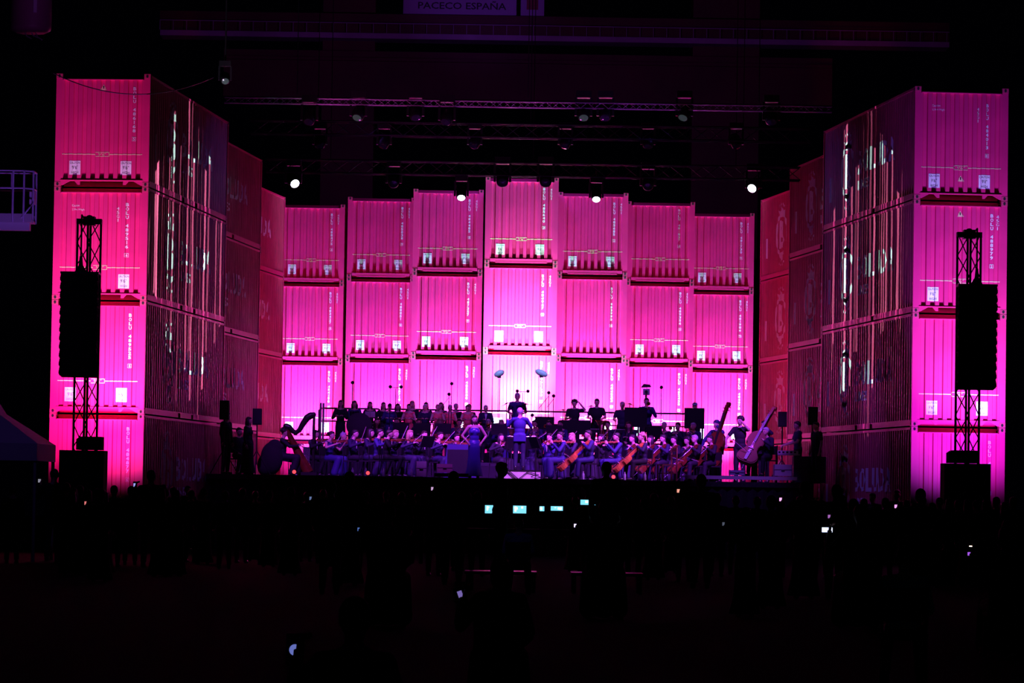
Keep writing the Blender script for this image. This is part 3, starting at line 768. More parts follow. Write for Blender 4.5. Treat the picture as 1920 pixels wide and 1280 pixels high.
for xx, yy in ((-hw, -D), (-hw * 0.2, -D), (hw * 0.42, -D), (hw - 0.2, -D), (hw, -D + 0.2), (hw, D), (0.2, D), (-hw, D)):
    MB().tube((xx, yy, 0), (xx, yy, H), 0.025).build('post', LILAC, t)
MB().box((hw - 0.1, -0.1, 0.45), (hw + 0.02, 0.18, 0.75)).build('control_box', LILAC, t)
MB().path([(hw - 0.25, -D, 0.1), (hw - 0.05, -D, 0.35), (hw, -D + 0.2, 0.5)], 0.02).build('brace', LILAC, t)
b = MB(); b.box((-hw * 0.5, -0.12, -0.18), (hw * 0.9, 0.12, 0.0)); b.build('underframe', GALV, t)
b = MB(); b.tube((-0.2, 0, -0.1), (-3.2, 1.0, -1.2), 0.11); b.tube((-3.2, 1.0, -1.2), (-6.5, 1.6, -z0 + 1.6), 0.17); b.build('boom_arm', LILAC, t)
b = MB(); b.box((-7.8, 0.8, -z0 + 0.35), (-5.2, 2.4, -z0 + 1.7)); b.build('chassis', GALV, t)
for dx in (-7.5, -5.5):
    for dy in (0.75, 2.45): MB().tube((dx, dy - 0.12, -z0 + 0.42), (dx, dy + 0.12, -z0 + 0.42), 0.42, n=18).build('wheel', MATTE, t)

Y = 84.0
t = empty('event_tent', (at(-60, 850, Y).x, Y, 0), 0, 'dim violet lit white pyramid tent at the lower left edge', 'tent')
ze = at(40, 832, Y).z; zv = at(40, 864, Y).z; za = at(0, 765, Y).z; hw = at(85, 850, Y).x - at(-60, 850, Y).x
vs = [(-hw, -1.5, ze), (hw, -1.5, ze), (hw, 1.9, ze), (-hw, 1.9, ze)]
ap = [(-0.12, 0.1, za + 0.9), (0.12, 0.1, za + 0.9), (0.12, 0.3, za + 0.9), (-0.12, 0.3, za + 0.9)]
mid = [(x * 0.42, 0.2 + (y - 0.2) * 0.42, ze + (za - ze) * 0.85) for x, y, z in vs]
MB().add(vs + mid + ap, [(0, 1, 5, 4), (1, 2, 6, 5), (2, 3, 7, 6), (3, 0, 4, 7), (4, 5, 9, 8), (5, 6, 10, 9), (6, 7, 11, 10), (7, 4, 8, 11), (8, 9, 10, 11)]).build('roof_cloth', TENT, t)
m = MB(); m.box((-hw, -1.52, zv), (hw, -1.5, ze)); m.box((hw - 0.02, -1.5, zv), (hw, 1.9, ze)); m.box((-hw, -1.5, zv), (-hw + 0.02, 1.9, ze)); m.build('valance', TENT, t)
for a in (-1, 1):
    for yy in (-1.45, 1.85): MB().tube((a * (hw - 0.05), yy, 0), (a * (hw - 0.05), yy, ze), 0.04).build('leg', GALV, t)

Y = 70.0
pa, pb = at(18, 60, Y), at(96, 60, Y); r = (pb.x - pa.x) / 2; cx = (pa.x + pb.x) / 2; zb = at(50, 62, Y).z
t = empty('drum_housing', (cx, Y, zb), 0, 'dim red violet drum with a pale upright strip hanging at the top left corner', 'hanging drum')
MB().lathe([(0, 0), (r * 0.7, 0.0), (r * 0.97, 0.05), (r, 0.12), (r, 1.6), (r * 0.9, 1.65), (0, 1.66)], n=32).build('drum', mat('dull violet red shell', (0.4, 0.15, 0.25), 0.5), t)
MB().box((r * 0.25, -r * 0.99 - 0.02, 0.34), (r * 0.42, -r * 0.9, 1.6)).build('pale_strip', WHITE, t)
for k, (a, b) in enumerate(((-0.1, -0.12), (0.02, -0.1), (0.1, -0.14))): MB().path([(a, -0.1, 0.02), (a + 0.05, -0.12, b * 0.6), (a + 0.14, -0.14, b)], 0.014, 6).build('loose_strap', GALV, t)
MB().path([(0, 0, 1.66), (0, 0, 12)], 0.03).build('suspension_cable', BLACK, t)
pts = []
for i in range(25):
    f = i / 24; px = 100 + 300 * f
    pts.append(at(px, 137 + (34 * 4 * f * (1 - f)) * 1.05 + 8 * f, 95.3 + 10 * max(0, f - 0.6)))
o = MB().path(pts, 0.014, 6).build('power_cable', BLACK); tag(o, 'thin black cable sagging across the top of the left front stack', 'cable')
# ------------------------------------------------------------------ people
def capsule_mesh(parts, voxel, smooth_it=2):
    m = MB()
    for p in parts:
        if p[0] == 'c': 
            _, a, b, ra, rb = p
            m.tube(a, b, ra, rb, 12); m.ball(a, (ra,) * 3, 12, 8); m.ball(b, (rb,) * 3, 12, 8)
        elif p[0] == 'e':
            _, c, r = p[:3]; M = p[3] if len(p) > 3 else None
            m.ball(c, r, 16, 12, 0, M)
        elif p[0] == 'l': m.lathe(p[1], p[2], 20, 0)
        elif p[0] == 'b':
            m.box(p[1], p[2])
    o = m.build('tmp', SKIN)
    md = o.modifiers.new('r', 'REMESH'); md.mode = 'VOXEL'; md.voxel_size = voxel; md.use_smooth_shade = True
    sm = o.modifiers.new('s', 'SMOOTH'); sm.factor = 0.6; sm.iterations = smooth_it
    dg = bpy.context.evaluated_depsgraph_get(); me = bpy.data.meshes.new_from_object(o.evaluated_get(dg))
    old = o.data; bpy.data.objects.remove(o); bpy.data.meshes.remove(old); me.materials.clear(); return me

ARMS = {  # elbow, wrist of the person's left (+x) arm ; elbow, wrist of the right (-x) arm ; z relative to shoulder
    'down': ((.235, .02, -.27), (.24, -.05, -.52), (-.235, .02, -.27), (-.24, -.05, -.52)),
    'lap': ((.25, -.03, -.27), (.13, -.26, -.40), (-.25, -.03, -.27), (-.13, -.26, -.40)),
    'violin': ((.27, -.20, -.22), (.23, -.40, .0), (-.36, -.12, -.16), (-.10, -.33, -.04)),
    'cello': ((.36, -.14, -.18), (.12, -.22, -.04), (-.36, -.14, -.28), (-.28, -.36, -.42)),
    'folder': ((.26, -.06, -.27), (.11, -.30, -.20), (-.26, -.06, -.27), (-.11, -.30, -.20)),
    'wind': ((.25, -.10, -.26), (.03, -.27, -.16), (-.25, -.08, -.27), (-.04, -.33, -.30)),
    'horn': ((.27, -.12, -.22), (.09, -.30, -.02), (-.26, -.12, -.24), (-.06, -.32, -.05)),
    'beat': ((.27, -.08, -.25), (.20, -.34, -.28), (-.27, -.08, -.25), (-.20, -.34, -.28)),
    'head': ((.34, -.03, .02), (.16, -.05, .24), (-.26, -.06, -.27), (-.15, -.28, -.25)),
    'conduct': ((.33, -.10, -.18), (.34, -.36, -.02), (-.32, -.10, -.20), (-.30, -.36, -.10)),
    'akimbo': ((.34, .04, -.25), (.20, -.08, -.42), (-.34, .04, -.25), (-.20, -.08, -.42)),
    'bass': ((.34, -.16, -.02), (.20, -.28, .17), (-.33, -.16, -.26), (-.22, -.38, -.42)),
    'harp': ((.22, -.22, -.18), (.10, -.46, -.12), (-.22, -.22, -.18), (-.10, -.46, -.16)),
    'keys': ((.25, -.08, -.26), (.14, -.36, -.34), (-.25, -.08, -.26), (-.14, -.36, -.34)),
    'phone': ((.33, -.12, -.20), (.31, -.34, .02), (-.25, -.03, -.27), (-.13, -.26, -.40)),
}
HAND = {'violin': ((-.4, .1, 1), (.5, -.6, .2)), 'cello': ((-.5, .2, .8), (.2, -.8, -.4)), 'bass': ((-.5, .2, .8), (.3, -.6, -.6)), 'head': ((-.7, 0, .4), (.3, -.8, 0)), 'phone': ((-.2, 0, 1), (.4, -.6, -.3))}

def V(*a): return Vector(a)

def figure(pose, sit, sex, hair, outfit, voxel=0.014):
    zs = 1.42 - (0.41 if sit else 0); w_ = 0.185 if sex == 'm' else 0.165
    dz = -0.41 if sit else 0.0
    el, wl, er, wr = [Vector(p) + V(0, 0, zs) for p in ARMS[pose]]
    lean = -0.03 if sit and pose in ('cello', 'harp', 'violin', 'wind', 'horn') else 0.0
    sl, sr = V(w_, 0.01, zs), V(-w_, 0.01, zs)
    hd = V(0, -0.02 + lean, 1.635 + dz)
    if pose in ('violin',): hd.x += 0.04
    body = [('e', hd, (.075, .094, .112)), ('e', hd + V(0, -.028, -.055), (.056, .062, .058)), ('e', hd + V(0, -.092, -.012), (.013, .018, .02)),
            ('e', hd + V(.075, .0, -.01), (.012, .022, .032)), ('e', hd + V(-.075, .0, -.01), (.012, .022, .032)), ('e', hd + V(0, -.082, -.052), (.024, .014, .012)),
            ('c', V(0, 0.015, 1.44 + dz), hd + V(0, .012, -.08), .056, .05),
            ('c', sl, V(0, .01, 1.45 + dz), .052, .06), ('c', sr, V(0, .01, 1.45 + dz), .052, .06),
            ('e', V(0, .0, 1.27 + dz), (.15, .10, .17)), ('e', V(0, .0, 1.10 + dz), (.125, .09, .14)), ('e', V(0, .01, .97 + dz), (.155, .105, .11))]
    if sex == 'f': body += [('e', V(s * .07, -.085, 1.28 + dz), (.055, .032, .05)) for s in (-1, 1)]
    body += [('c', sl, el, .05, .038), ('c', el, wl, .038, .026), ('c', sr, er, .05, .038), ('c', er, wr, .038, .026)]
    if sit:
        hips = [V(s * .095, 0.0, .54) for s in (1, -1)]; knees = [V(s * .15, -.43, .52) for s in (1, -1)]; ank = [V(s * .17, -.42 if s > 0 else -.30, .09) for s in (1, -1)]
        if pose == 'cello': knees = [V(s * .27, -.38, .50) for s in (1, -1)]; ank = [V(s * .28, -.42, .09) for s in (1, -1)]
    else:
        hips = [V(s * .09, 0.01, .93) for s in (1, -1)]; knees = [V(s * .10, -.015, .50) for s in (1, -1)]; ank = [V(s * .11, .02, .09) for s in (1, -1)]
    for h, k, a in zip(hips, knees, ank): body += [('c', h, k, .082, .058), ('c', k, a, .056, .036), ('c', a + V(0, .01, -.045), a + V(0, -.15, -.06), .036, .026)]
    me_b = capsule_mesh(body, voxel)
    # palms and five fingers for each hand, joined to the body mesh
    m = MB(); m.add([v.co for v in me_b.vertices], [list(p.vertices) for p in me_b.polygons], 0, True)
    for s, w0, e0 in ((1, wl, el), (-1, wr, er)):
        d = (w0 - e0).normalized()
        hp = HAND.get(pose)
        if hp: d = (d + Vector(hp[0] if s > 0 else hp[1])).normalized()
        up = V(0, 0, 1) if abs(d.z) < 0.8 else V(-s, 0, 0)
        side = d.cross(up).normalized() * s; nrm = side.cross(d).normalized() * (s)
        palm = w0 + d * 0.045
        m.tube(w0 - d * 0.01, w0 + d * 0.02, 0.024, 0.027, 8); m.ball(palm, (1, 1, 1), 10, 7, 0, Matrix((side * 0.038, d * 0.045, nrm * 0.017)).transposed())
        curl = -nrm if nrm.z > 0 else nrm
        for k, L in enumerate((.060, .068, .064, .050)):
            b0 = palm + d * 0.035 + side * (0.028 - 0.0185 * k); b1 = b0 + (d * 0.85 + curl * 0.5).normalized() * L * 0.5; b2 = b1 + (d * 0.35 + curl * 0.9).normalized() * L * 0.5
            m.tube(b0, b1, .0088, .008, 6); m.tube(b1, b2, .008, .0068, 6); m.ball(b2, (.0068,) * 3, 6, 4)
        t0 = palm + side * 0.03 - d * 0.02; t1 = t0 + (side * 0.8 + d * 0.6).normalized() * .034; t2 = t1 + (side * 0.2 + d * 0.9 + curl * 0.4).normalized() * .028
        m.tube(t0, t1, .0115, .0095, 6); m.tube(t1, t2, .0095, .008, 6); m.ball(t2, (.008,) * 3, 6, 4)
    for s in (-1, 1): m.ball(hd + V(s * .03, -.085, .012), (.012, .008, .008), 8, 6, 1)
    m.tube(hd + V(-.02, -.094, -.052), hd + V(.02, -.094, -.052), .005, .005, 6, 2)
    out = {'body': m.mesh('body', [SKIN, EYE, LIP])}
    out['_sk'] = (sl, sr, el, er, wl, wr, hd, zs)
    g = .016
    # clothes
    if outfit in ('suit', 'shirt', 'tee'):
        top = [('e', V(0, .0, 1.27 + dz), (.165 + g, .118, .19)), ('e', V(0, .0, 1.10 + dz), (.14 + g, .108, .16)), ('e', V(0, .01, .98 + dz), (.165 + g, .12, .10)),
               ('c', sl, V(0, .01, 1.445 + dz), .062, .06), ('c', sr, V(0, .01, 1.445 + dz), .062, .06)]
        for a, e, w0 in ((sl, el, wl), (sr, er, wr)):
            if outfit == 'tee': top += [('c', a, a + (e - a) * .6, .064, .058)]
            else: top += [('c', a, e, .064, .052), ('c', e, e + (w0 - e) * .93, .050, .038)]
        if outfit == 'suit' and not sit: top += [('b', (-.175, -.10, .79), (.175, .125, 1.0))]
        out['jacket' if outfit == 'suit' else 'shirt'] = capsule_mesh(top, voxel)
        tr = [('e', V(0, .01, .955 + dz), (.168, .118, .11))]
        for h, k, a in zip(hips, knees, ank): tr += [('c', h, k, .098, .074), ('c', k, a + V(0, 0, .03), .070, .056)]
        out['trousers'] = capsule_mesh(tr, voxel)
        if outfit == 'suit':
            s_ = MB(); s_.prism([(-.045, 0), (.045, 0), (0, -.22)], -.128, -.118, 0, Matrix.Translation((0, 0, 1.43 + dz))); out['shirt_front'] = s_.mesh('shirt_front', SHIRT)
    else:
        top = [('e', V(0, .0, 1.27 + dz), (.15 + g, .112, .16)), ('e', V(0, .0, 1.12 + dz), (.12 + g, .10, .14)), ('e', V(0, .01, .98 + dz), (.155 + g, .122, .12)),
               ] + [('e', V(s * .07, -.088, 1.28 + dz), (.066, .038, .06)) for s in (-1, 1)]
        if outfit == 'dress': top += [('c', sl, V(0, .01, 1.40 + dz), .058, .06), ('c', sr, V(0, .01, 1.40 + dz), .058, .06)]
        if outfit == 'sleeves':
            top += [('c', sl, V(0, .01, 1.42 + dz), .060, .06), ('c', sr, V(0, .01, 1.42 + dz), .060, .06)]
            for a, e, w0 in ((sl, el, wl), (sr, er, wr)): top += [('c', a, e, .060, .050), ('c', e, e + (w0 - e) * .9, .048, .036)]
        if sit:
            for h, k, a in zip(hips, knees, ank): top += [('c', h, k, .11, .10), ('c', k, a + V(0, 0, .02), .10, .11)]
            top += [('c', V(0, -.1, .52), V(0, -.38, .48), .12, .12), ('c', V(0, -.38, .48), V(0, -.38, .14), .12, .14)]
        else:
            top += [('l', [(0, .98), (.15, .98), (.175, .86), (.17, .6), (.20, .3), (.26, .05), (.0, .05)], (0, .0, 0))]
        out['dress'] = capsule_mesh(top, voxel)
    sh = []
    for i, a in enumerate(ank):
        out[f'shoe{i}'] = capsule_mesh([('c', a + V(0, .02, -.05), a + V(0, -.14, -.062), .042, .034), ('c', a + V(0, .025, -.055), a + V(0, .02, -.01), .042, .042)], 0.012, 1)
    # hair
    if hair != 'bald':
        hp = [('e', hd + V(0, .022, .03), (.086, .092, .098)), ('e', hd + V(0, -.035, .072), (.066, .056, .042))]
        if hair == 'long':
            hp += [('e', hd + V(0, .055, -.08), (.088, .052, .15)), ('e', hd + V(.068, .02, -.09), (.028, .05, .13)), ('e', hd + V(-.068, .02, -.09), (.028, .05, .13)), ('c', hd + V(0, .065, -.12), hd + V(0, .08, -.27), .075, .05)]
        if hair == 'wavy':
            hp += [('e', hd + V(s * .075, .015, -.07), (.045, .055, .12)) for s in (-1, 1)] + [('e', hd + V(0, .06, -.09), (.10, .06, .16)), ('c', hd + V(.07, .03, -.16), hd + V(.085, .0, -.25), .05, .035), ('c', hd + V(-.07, .03, -.16), hd + V(-.085, .0, -.25), .05, .035)]
        if hair == 'curly':
            rr = random.Random(5)
            for k in range(26):
                t, q = rr.uniform(0, 6.28), rr.uniform(-.1, 1.2)
                hp.append(('e', hd + V(.088 * math.cos(t) * math.cos(q), .03 + .092 * math.sin(t) * math.cos(q) * (1 if math.sin(t) > 0 else .5), .03 + .10 * math.sin(q)), (.032,) * 3))
        if hair == 'bun': hp += [('e', hd + V(0, .12, .06), (.045,) * 3)]
        if hair == 'cap':
            out['cap'] = capsule_mesh([('e', hd + V(0, .012, .062), (.092, .102, .072)), ('e', hd + V(0, -.10, .045), (.062, .06, .012))], 0.011)
        out['hair'] = capsule_mesh(hp, 0.012)
    return out

FIG = {}
def person(x, y, z, rz, pose, sit, sex, hair, outfit, label, cloth, hairm=HAIRD, scale=1.0, group=None, skirt=None, seat=True, shoes=SHOE, voxel=0.014, chairm=None):
    key = (pose, sit, sex, hair, outfit, voxel)
    if key not in FIG: FIG[key] = figure(*key[:5], voxel=voxel)
    F = FIG[key]
    t = empty('person', (x, y, z), rz, label, 'person', group); t.scale = (scale,) * 3
    def part(n, mesh, m):
        if not mesh.materials: mesh.materials.append(m)
        o = link(n, mesh, t)
        o.material_slots[0].link = 'OBJECT'; o.material_slots[0].material = m
    for k, me in F.items():
        if k == '_sk': continue
        if k == 'body': link('body', me, t)
        elif k == 'hair': part('hair', me, hairm)
        elif k == 'cap': part('cap', me, cloth)
        elif k.startswith('shoe'): part('shoe', me, shoes)
        elif k == 'trousers': part('trousers', me, skirt or BLKW)
        elif k == 'shirt_front': link('shirt_front', me, t)
        else: part(k, me, cloth)
    return t

def chair(x, y, z, rz, label, wood=None, group='orchestra chairs'):
    def make():
        t = empty('orchestra_chair')
        W = BLACK
        MB().box((-.21, -.22, .43), (.21, .2, .465)).build('seat', MATTE, t)
        MB().prism([(-.19, .62), (.19, .62), (.2, .86), (-.2, .86)], .205, .235).build('backrest', MATTE, t)
        for sx in (-1, 1):
            MB().tube((sx * .19, -.19, .43), (sx * .2, -.21, 0), .012, n=6).build('leg', W, t)
            MB().path([(sx * .2, .21, .88), (sx * .19, .19, .45), (sx * .2, .24, 0)], .012, 6).build('leg', W, t)
        return t
    def make_w():
        t = empty('orchestra_chair')
        MB().box((-.21, -.22, .43), (.21, .2, .465)).build('seat', HONEY, t)
        MB().box((-.2, .2, .66), (.2, .225, .74)).build('backrest', HONEY, t); MB().box((-.2, .2, .82), (.2, .225, .92)).build('backrest', HONEY, t)
        for sx in (-1, 1):
            MB().box((sx * .19 - .016, -.22, 0), (sx * .19 + .016, -.185, .43)).build('leg', HONEY, t); MB().box((sx * .19 - .016, .195, 0), (sx * .19 + .016, .23, .93)).build('leg', HONEY, t)
            MB().box((sx * .19 - .01, -.19, .2), (sx * .19 + .01, .2, .225)).build('stretcher', HONEY, t)
        return t
    t = proto_take(PROTO, 'chairw' if wood else 'chair', make_w if wood else make)
    t.location = (x, y, z); t.rotation_euler = (0, 0, rz); tag(t, label, 'chair', group); return t

# ---- instruments; each returns an Empty whose parts follow
def fiddle_outline(L):
    """half outline of a violin body of length L, z up from the bottom"""
    pts = [(0.0, 0.0), (.16, .01), (.25, .06), (.285, .15), (.27, .25), (.21, .33), (.165, .40), (.16, .50), (.19, .575), (.235, .60), (.235, .70), (.225, .80), (.18, .90), (.10, .97), (0.0, 1.0)]
    r = [(x * L, z * L) for x, z in pts]
    return r + [(-x, z) for x, z in r[-2:0:-1]]
def fiddle(name, L, thick, neck, wood, endpin=0.0):
    t = empty(name)
    o = fiddle_outline(L); m = MB(); m.prism(o, -thick / 2, thick / 2)
    m.prism([(x * .93, (z - L / 2) * .95 + L / 2) for x, z in o], -thick / 2 - L * .02, thick / 2 + L * .02)
    m.build('sound_body', wood, t)
    k = L
    MB().box((-.03 * k, -thick / 2 - .07 * k, .62 * k), (.03 * k, -thick / 2 - .04 * k, L + neck * .92)).build('fingerboard', EBONY, t)
    m = MB(); m.box((-.028 * k, -thick / 2 - .045 * k, L * .96), (.028 * k, thick * .1, L + neck))
    m.box((-.035 * k, -thick / 2 - .04 * k, L + neck), (.035 * k, thick * .1, L + neck + .2 * k)); 
    m.tube((-.05 * k, 0, L + neck + .25 * k), (.05 * k, 0, L + neck + .25 * k), .065 * k, n=12)
    for i in range(4): s = 1 if i % 2 else -1; m.tube((0, -thick * .2, L + neck + (.03 + .045 * i) * k), (s * .12 * k, -thick * .2, L + neck + (.03 + .045 * i) * k), .012 * k, n=5)
    m.build('neck_and_scroll', wood, t)
    MB().box((-.07 * k, -thick / 2 - .08 * k, .40 * k), (.07 * k, -thick / 2, .42 * k)).build('bridge', PALEW, t)
    MB().prism([(-.035 * k, .05 * k), (.035 * k, .05 * k), (.05 * k, .32 * k), (-.05 * k, .32 * k)], -thick / 2 - .06 * k, -thick / 2 - .04 * k).build('tailpiece', EBONY, t)
    m = MB()
    for i in range(4): m.tube(((i - 1.5) * .018 * k, -thick / 2 - .06 * k, .3 * k), ((i - 1.5) * .012 * k, -thick / 2 - .075 * k, L + neck), .0022 + .001 * k, n=4, cap=False)
    s = m.build('strings', CHROME, t)
    if endpin: MB().tube((0, 0, 0), (0, 0, -endpin), .006, n=6).build('endpin', CHROME, t)
    return t
def bow():
    t = empty('bow'); MB().tube((-.36, 0, 0.012), (.36, 0, 0.006), .0055, .004, 6).build('stick', VARND, t)
    MB().box((-.33, -.004, -.018), (.35, .004, -.014)).build('bow_hair', SHIRT, t); MB().box((-.35, -.007, -.02), (-.30, .007, .01)).build('frog', EBONY, t); return t
def stick_like(name, parts):
    t = empty(name)
    for n, a, b, r, r2, mt_ in parts: MB().tube(a, b, r, r2, 10).build(n, mt_, t)
    return t
def clarinet(): return stick_like('clarinet', [('mouthpiece', (0, 0, 0), (0, -.03, -.07), .008, .011, EBONY), ('tube_body', (0, -.03, -.07), (0, -.26, -.52), .012, .014, EBONY), ('bell', (0, -.26, -.52), (0, -.30, -.60), .016, .036, EBONY), ('key_work', (.014, -.1, -.2), (.014, -.24, -.48), .004, .004, CHROME)])
def flute(): return stick_like('flute', [('tube_body', (.08, -.03, 0), (-.56, -.06, -.04), .01, .01, CHROME), ('key_work', (-.1, -.05, .0), (-.46, -.065, -.02), .006, .006, CHROME)])
def trumpet():
    t = empty('trumpet'); MB().path([(0, 0, 0), (0, -.34, -.02), (0, -.38, -.06), (0, -.34, -.10), (0, -.10, -.09), (0, -.06, -.05), (0, -.12, -.01)], .007).build('tubing', BRASS, t)
    M = Matrix.Translation((0, -.34, -.02)) @ Matrix.Rotation(rad(90), 4, 'X')
    MB().lathe([(.007, 0), (.012, .06), (.02, .1), (.035, .13), (.06, .15)], (0, 0, 0), 18, 0, M).build('bell', BRASS, t)
    for i in range(3): MB().tube((0, -.18 - .03 * i, -.11), (0, -.18 - .03 * i, .02), .010, n=8).build('valve', BRASS, t)
    return t
def saxophone():
    t = empty('tuba'); MB().path([(0, 0, 0), (0, -.08, .02), (.05, -.16, -.1), (.06, -.2, -.4), (0, -.22, -.5), (-.08, -.24, -.4), (-.1, -.26, -.1)], .02, 10, 0, [.008, .012, .03, .04, .05, .06, .07]).build('tubing', BRASS, t)
    MB().lathe([(.07, 0), (.09, .12), (.14, .24), (.2, .3), (.19, .3), (.08, .12)], (-.1, -.26, -.12), 20).build('bell', BRASS, t)
    for i in range(3): MB().tube((.07, -.24, -.2 - .05 * i), (.12, -.26, -.2 - .05 * i), .012, n=8).build('valve', BRASS, t)
    return t
def french_horn():
    t = empty('french_horn'); m = MB(); n = 22
    for k in range(2):
        m.path([(.16 * math.cos(2 * PI * i / n) * (1 - .25 * k), -.02 * k, .16 * math.sin(2 * PI * i / n) * (1 - .25 * k)) for i in range(n + 1)], .012, 8)
    m.build('tubing', BRASS, t)
    M = Matrix.Translation((-.14, .0, -.06)) @ Matrix.Rotation(rad(-60), 4, 'Y')
    MB().lathe([(.014, 0), (.03, .10), (.06, .18), (.11, .24), (.155, .26)], (0, 0, 0), 20, 0, M @ Matrix.Rotation(PI, 4, 'X')).build('bell', BRASS, t)
    return t
def music_stand():
    t = empty('music_stand')
    M = Matrix.Translation((0, 0, .88)) @ Matrix.Rotation(rad(-22), 4, 'X')
    m = MB(); m.box((-.25, -.008, -.02), (.25, .008, .32), 0, M); m.box((-.25, -.05, -.02), (.25, 0, -.005), 0, M); m.build('desk', BLACK, t)
    MB().tube((0, 0.0, .06), (0, 0, .92), .013).build('pole', BLACK, t)
    for k in range(3):
        a = k * 2 * PI / 3 + .5; MB().tube((0, 0, .12), (.25 * math.cos(a), .25 * math.sin(a), .012), .009, n=6).build('leg', BLACK, t)
    return t
def sheet():
    M = Matrix.Rotation(rad(-22), 4, 'X')
    m = MB(); m.box((-.21, -.004, 0), (-.005, 0.0, .29), 0, M); m.box((.005, -.004, 0), (.21, 0.0, .29), 0, M); return m
def music(x, y, z, rz, where):
    t = proto_take(PROTO, 'ms', music_stand); t.location = (x, y, z); t.rotation_euler = (0, 0, rz); tag(t, lab('black music stand', 'stand', where), 'music stand', 'music stands')
    if 'sheet' not in PROTO: PROTO['sheet'] = sheet().mesh('sheet_music', PAPER)
    s = link('sheet_music', PROTO['sheet']); s.matrix_world = Matrix.Translation((x, y, z)) @ Matrix.Rotation(rz, 4, 'Z') @ Matrix.Translation((0, -.006 + .02, 1.082)) 
    tag(s, lab('white sheet music on the stand', 'sheet music', where), 'sheet music', 'sheet music on the stands')
    # paper lies on the reader's side of the desk
    s.matrix_world = Matrix.Translation((x, y, z)) @ Matrix.Rotation(rz, 4, 'Z') @ Matrix.Translation((0, -.012, .885))
    return t
def mic_stand(px, py, Y, z, label, heads=1, boom=0.0):
    p = at(px, py, Y); h = p.z - z
    t = empty('microphone_stand', (p.x, Y, z), 0, label, 'microphone', 'microphones on tall stands')
    MB().tube((0, 0, 0.05), (0, 0, h - (.0 if heads == 1 else .05)), .012, n=6).build('pole', BLACK, t)
    for k in range(3):
        a = k * 2 * PI / 3; MB().tube((0, 0, .25), (.35 * math.cos(a), .35 * math.sin(a), .012), .01, n=6).build('leg', BLACK, t)
    if boom: MB().tube((0, 0, h - .1), (boom, 0, h - .1 - abs(boom) * 1.3), .01, n=6).build('boom', BLACK, t)
    xs = [0] if heads == 1 else [-.17, .17]
    if heads == 2: MB().tube((-.17, 0, h - .02), (.17, 0, h - .02), .01, n=6).build('cross_bar', BLACK, t)
    for xx in xs:
        w_ = MB(); w_.ball((xx, -.02, h), (.055, .075, .055)); w_.build('windshield', MATTE, t)
    return t

def lab(a, b, who):
    s = f'{a} {who}'
    return s if len(s.split()) <= 16 else ' '.join(f'{b} {who}'.split()[:16])

def hold(t, P, M, label, cat, group=None):
    """t: instrument ; P: its player ; M: matrix in the player's own frame"""
    bpy.context.view_layer.update() if False else None
    pm = Matrix.Translation(P.location) @ Euler(P.rotation_euler).to_matrix().to_4x4() @ Matrix.Diagonal((*P.scale, 1))
    loc, rot, s = (pm @ M).decompose()
    t.location = loc; t.rotation_euler = rot.to_euler(); t.scale = (P.scale[0],) * 3
    tag(t, label, cat, group); return t

def frame(o, zax, yneg):
    """matrix placing an instrument whose body runs along local +z with its face towards local -y"""
    z = Vector(zax).normalized(); y = -(Vector(yneg) - z * Vector(yneg).dot(z)).normalized(); x = y.cross(z)
    return Matrix.Translation(o) @ Matrix((x, y, z)).transposed().to_4x4()

def give_violin(P, sit, who, viola=False):
    zs = 1.01 if sit else 1.42
    t = proto_take(PROTO, 'violin', lambda: fiddle('violin', .35, .04, .13, mat('brown violin varnish', (0.26, 0.08, 0.03), 0.25)))
    hold(t, P, frame((.07, -.06, zs + .045), (.30, -.86, -.02), (-.25, -.2, 1)), lab('small violin held under the chin of', 'violin of', who), 'violin', 'violins in play')
    b = proto_take(PROTO, 'bow', bow)
    M = Matrix.Translation((.02, -.26, zs + .05)) @ Matrix.Rotation(rad(10), 4, 'Z') @ Matrix.Rotation(rad(-R.uniform(25, 50)), 4, 'Y')
    hold(b, P, M @ Matrix.Translation((.2, 0, 0)), lab('thin violin bow drawn by', 'bow of', who), 'bow', 'string bows')
def give_cello(P, who, wood=None):
    w_ = wood or VARN; k = 'cello' + w_.name
    t = proto_take(PROTO, k, lambda: fiddle('cello', .66, .11, .36, w_, .30))
    hold(t, P, frame((-.05, -.86, .25), (.16, .72, .66), (0, -1, .6)), lab('cello between the knees of', 'cello of', who), 'cello', 'cellos in play')
    b = proto_take(PROTO, 'bow', bow)
    hold(b, P, Matrix.Translation((-.04, -.62, .66)) @ Matrix.Rotation(rad(10), 4, 'Y'), lab('cello bow drawn by', 'bow of', who), 'bow', 'string bows')
def give_bass(P, who, tilt=0.0, wood=VARND):
    k = 'bass' + wood.name
    t = proto_take(PROTO, k, lambda: fiddle('double_bass', 1.12, .2, .62, wood, .2))
    hold(t, P, frame((.0, -.50, .2), (.16 + tilt, .16, 1.0), (-.2, -1, .2)), lab('double bass held upright by', 'double bass of', who), 'double bass', 'double basses')
    b = proto_take(PROTO, 'bow', bow)
    hold(b, P, Matrix.Translation((-.02, -.62, .98)) @ Matrix.Rotation(rad(6), 4, 'Y'), lab('bass bow drawn by', 'bow of', who), 'bow', 'string bows')
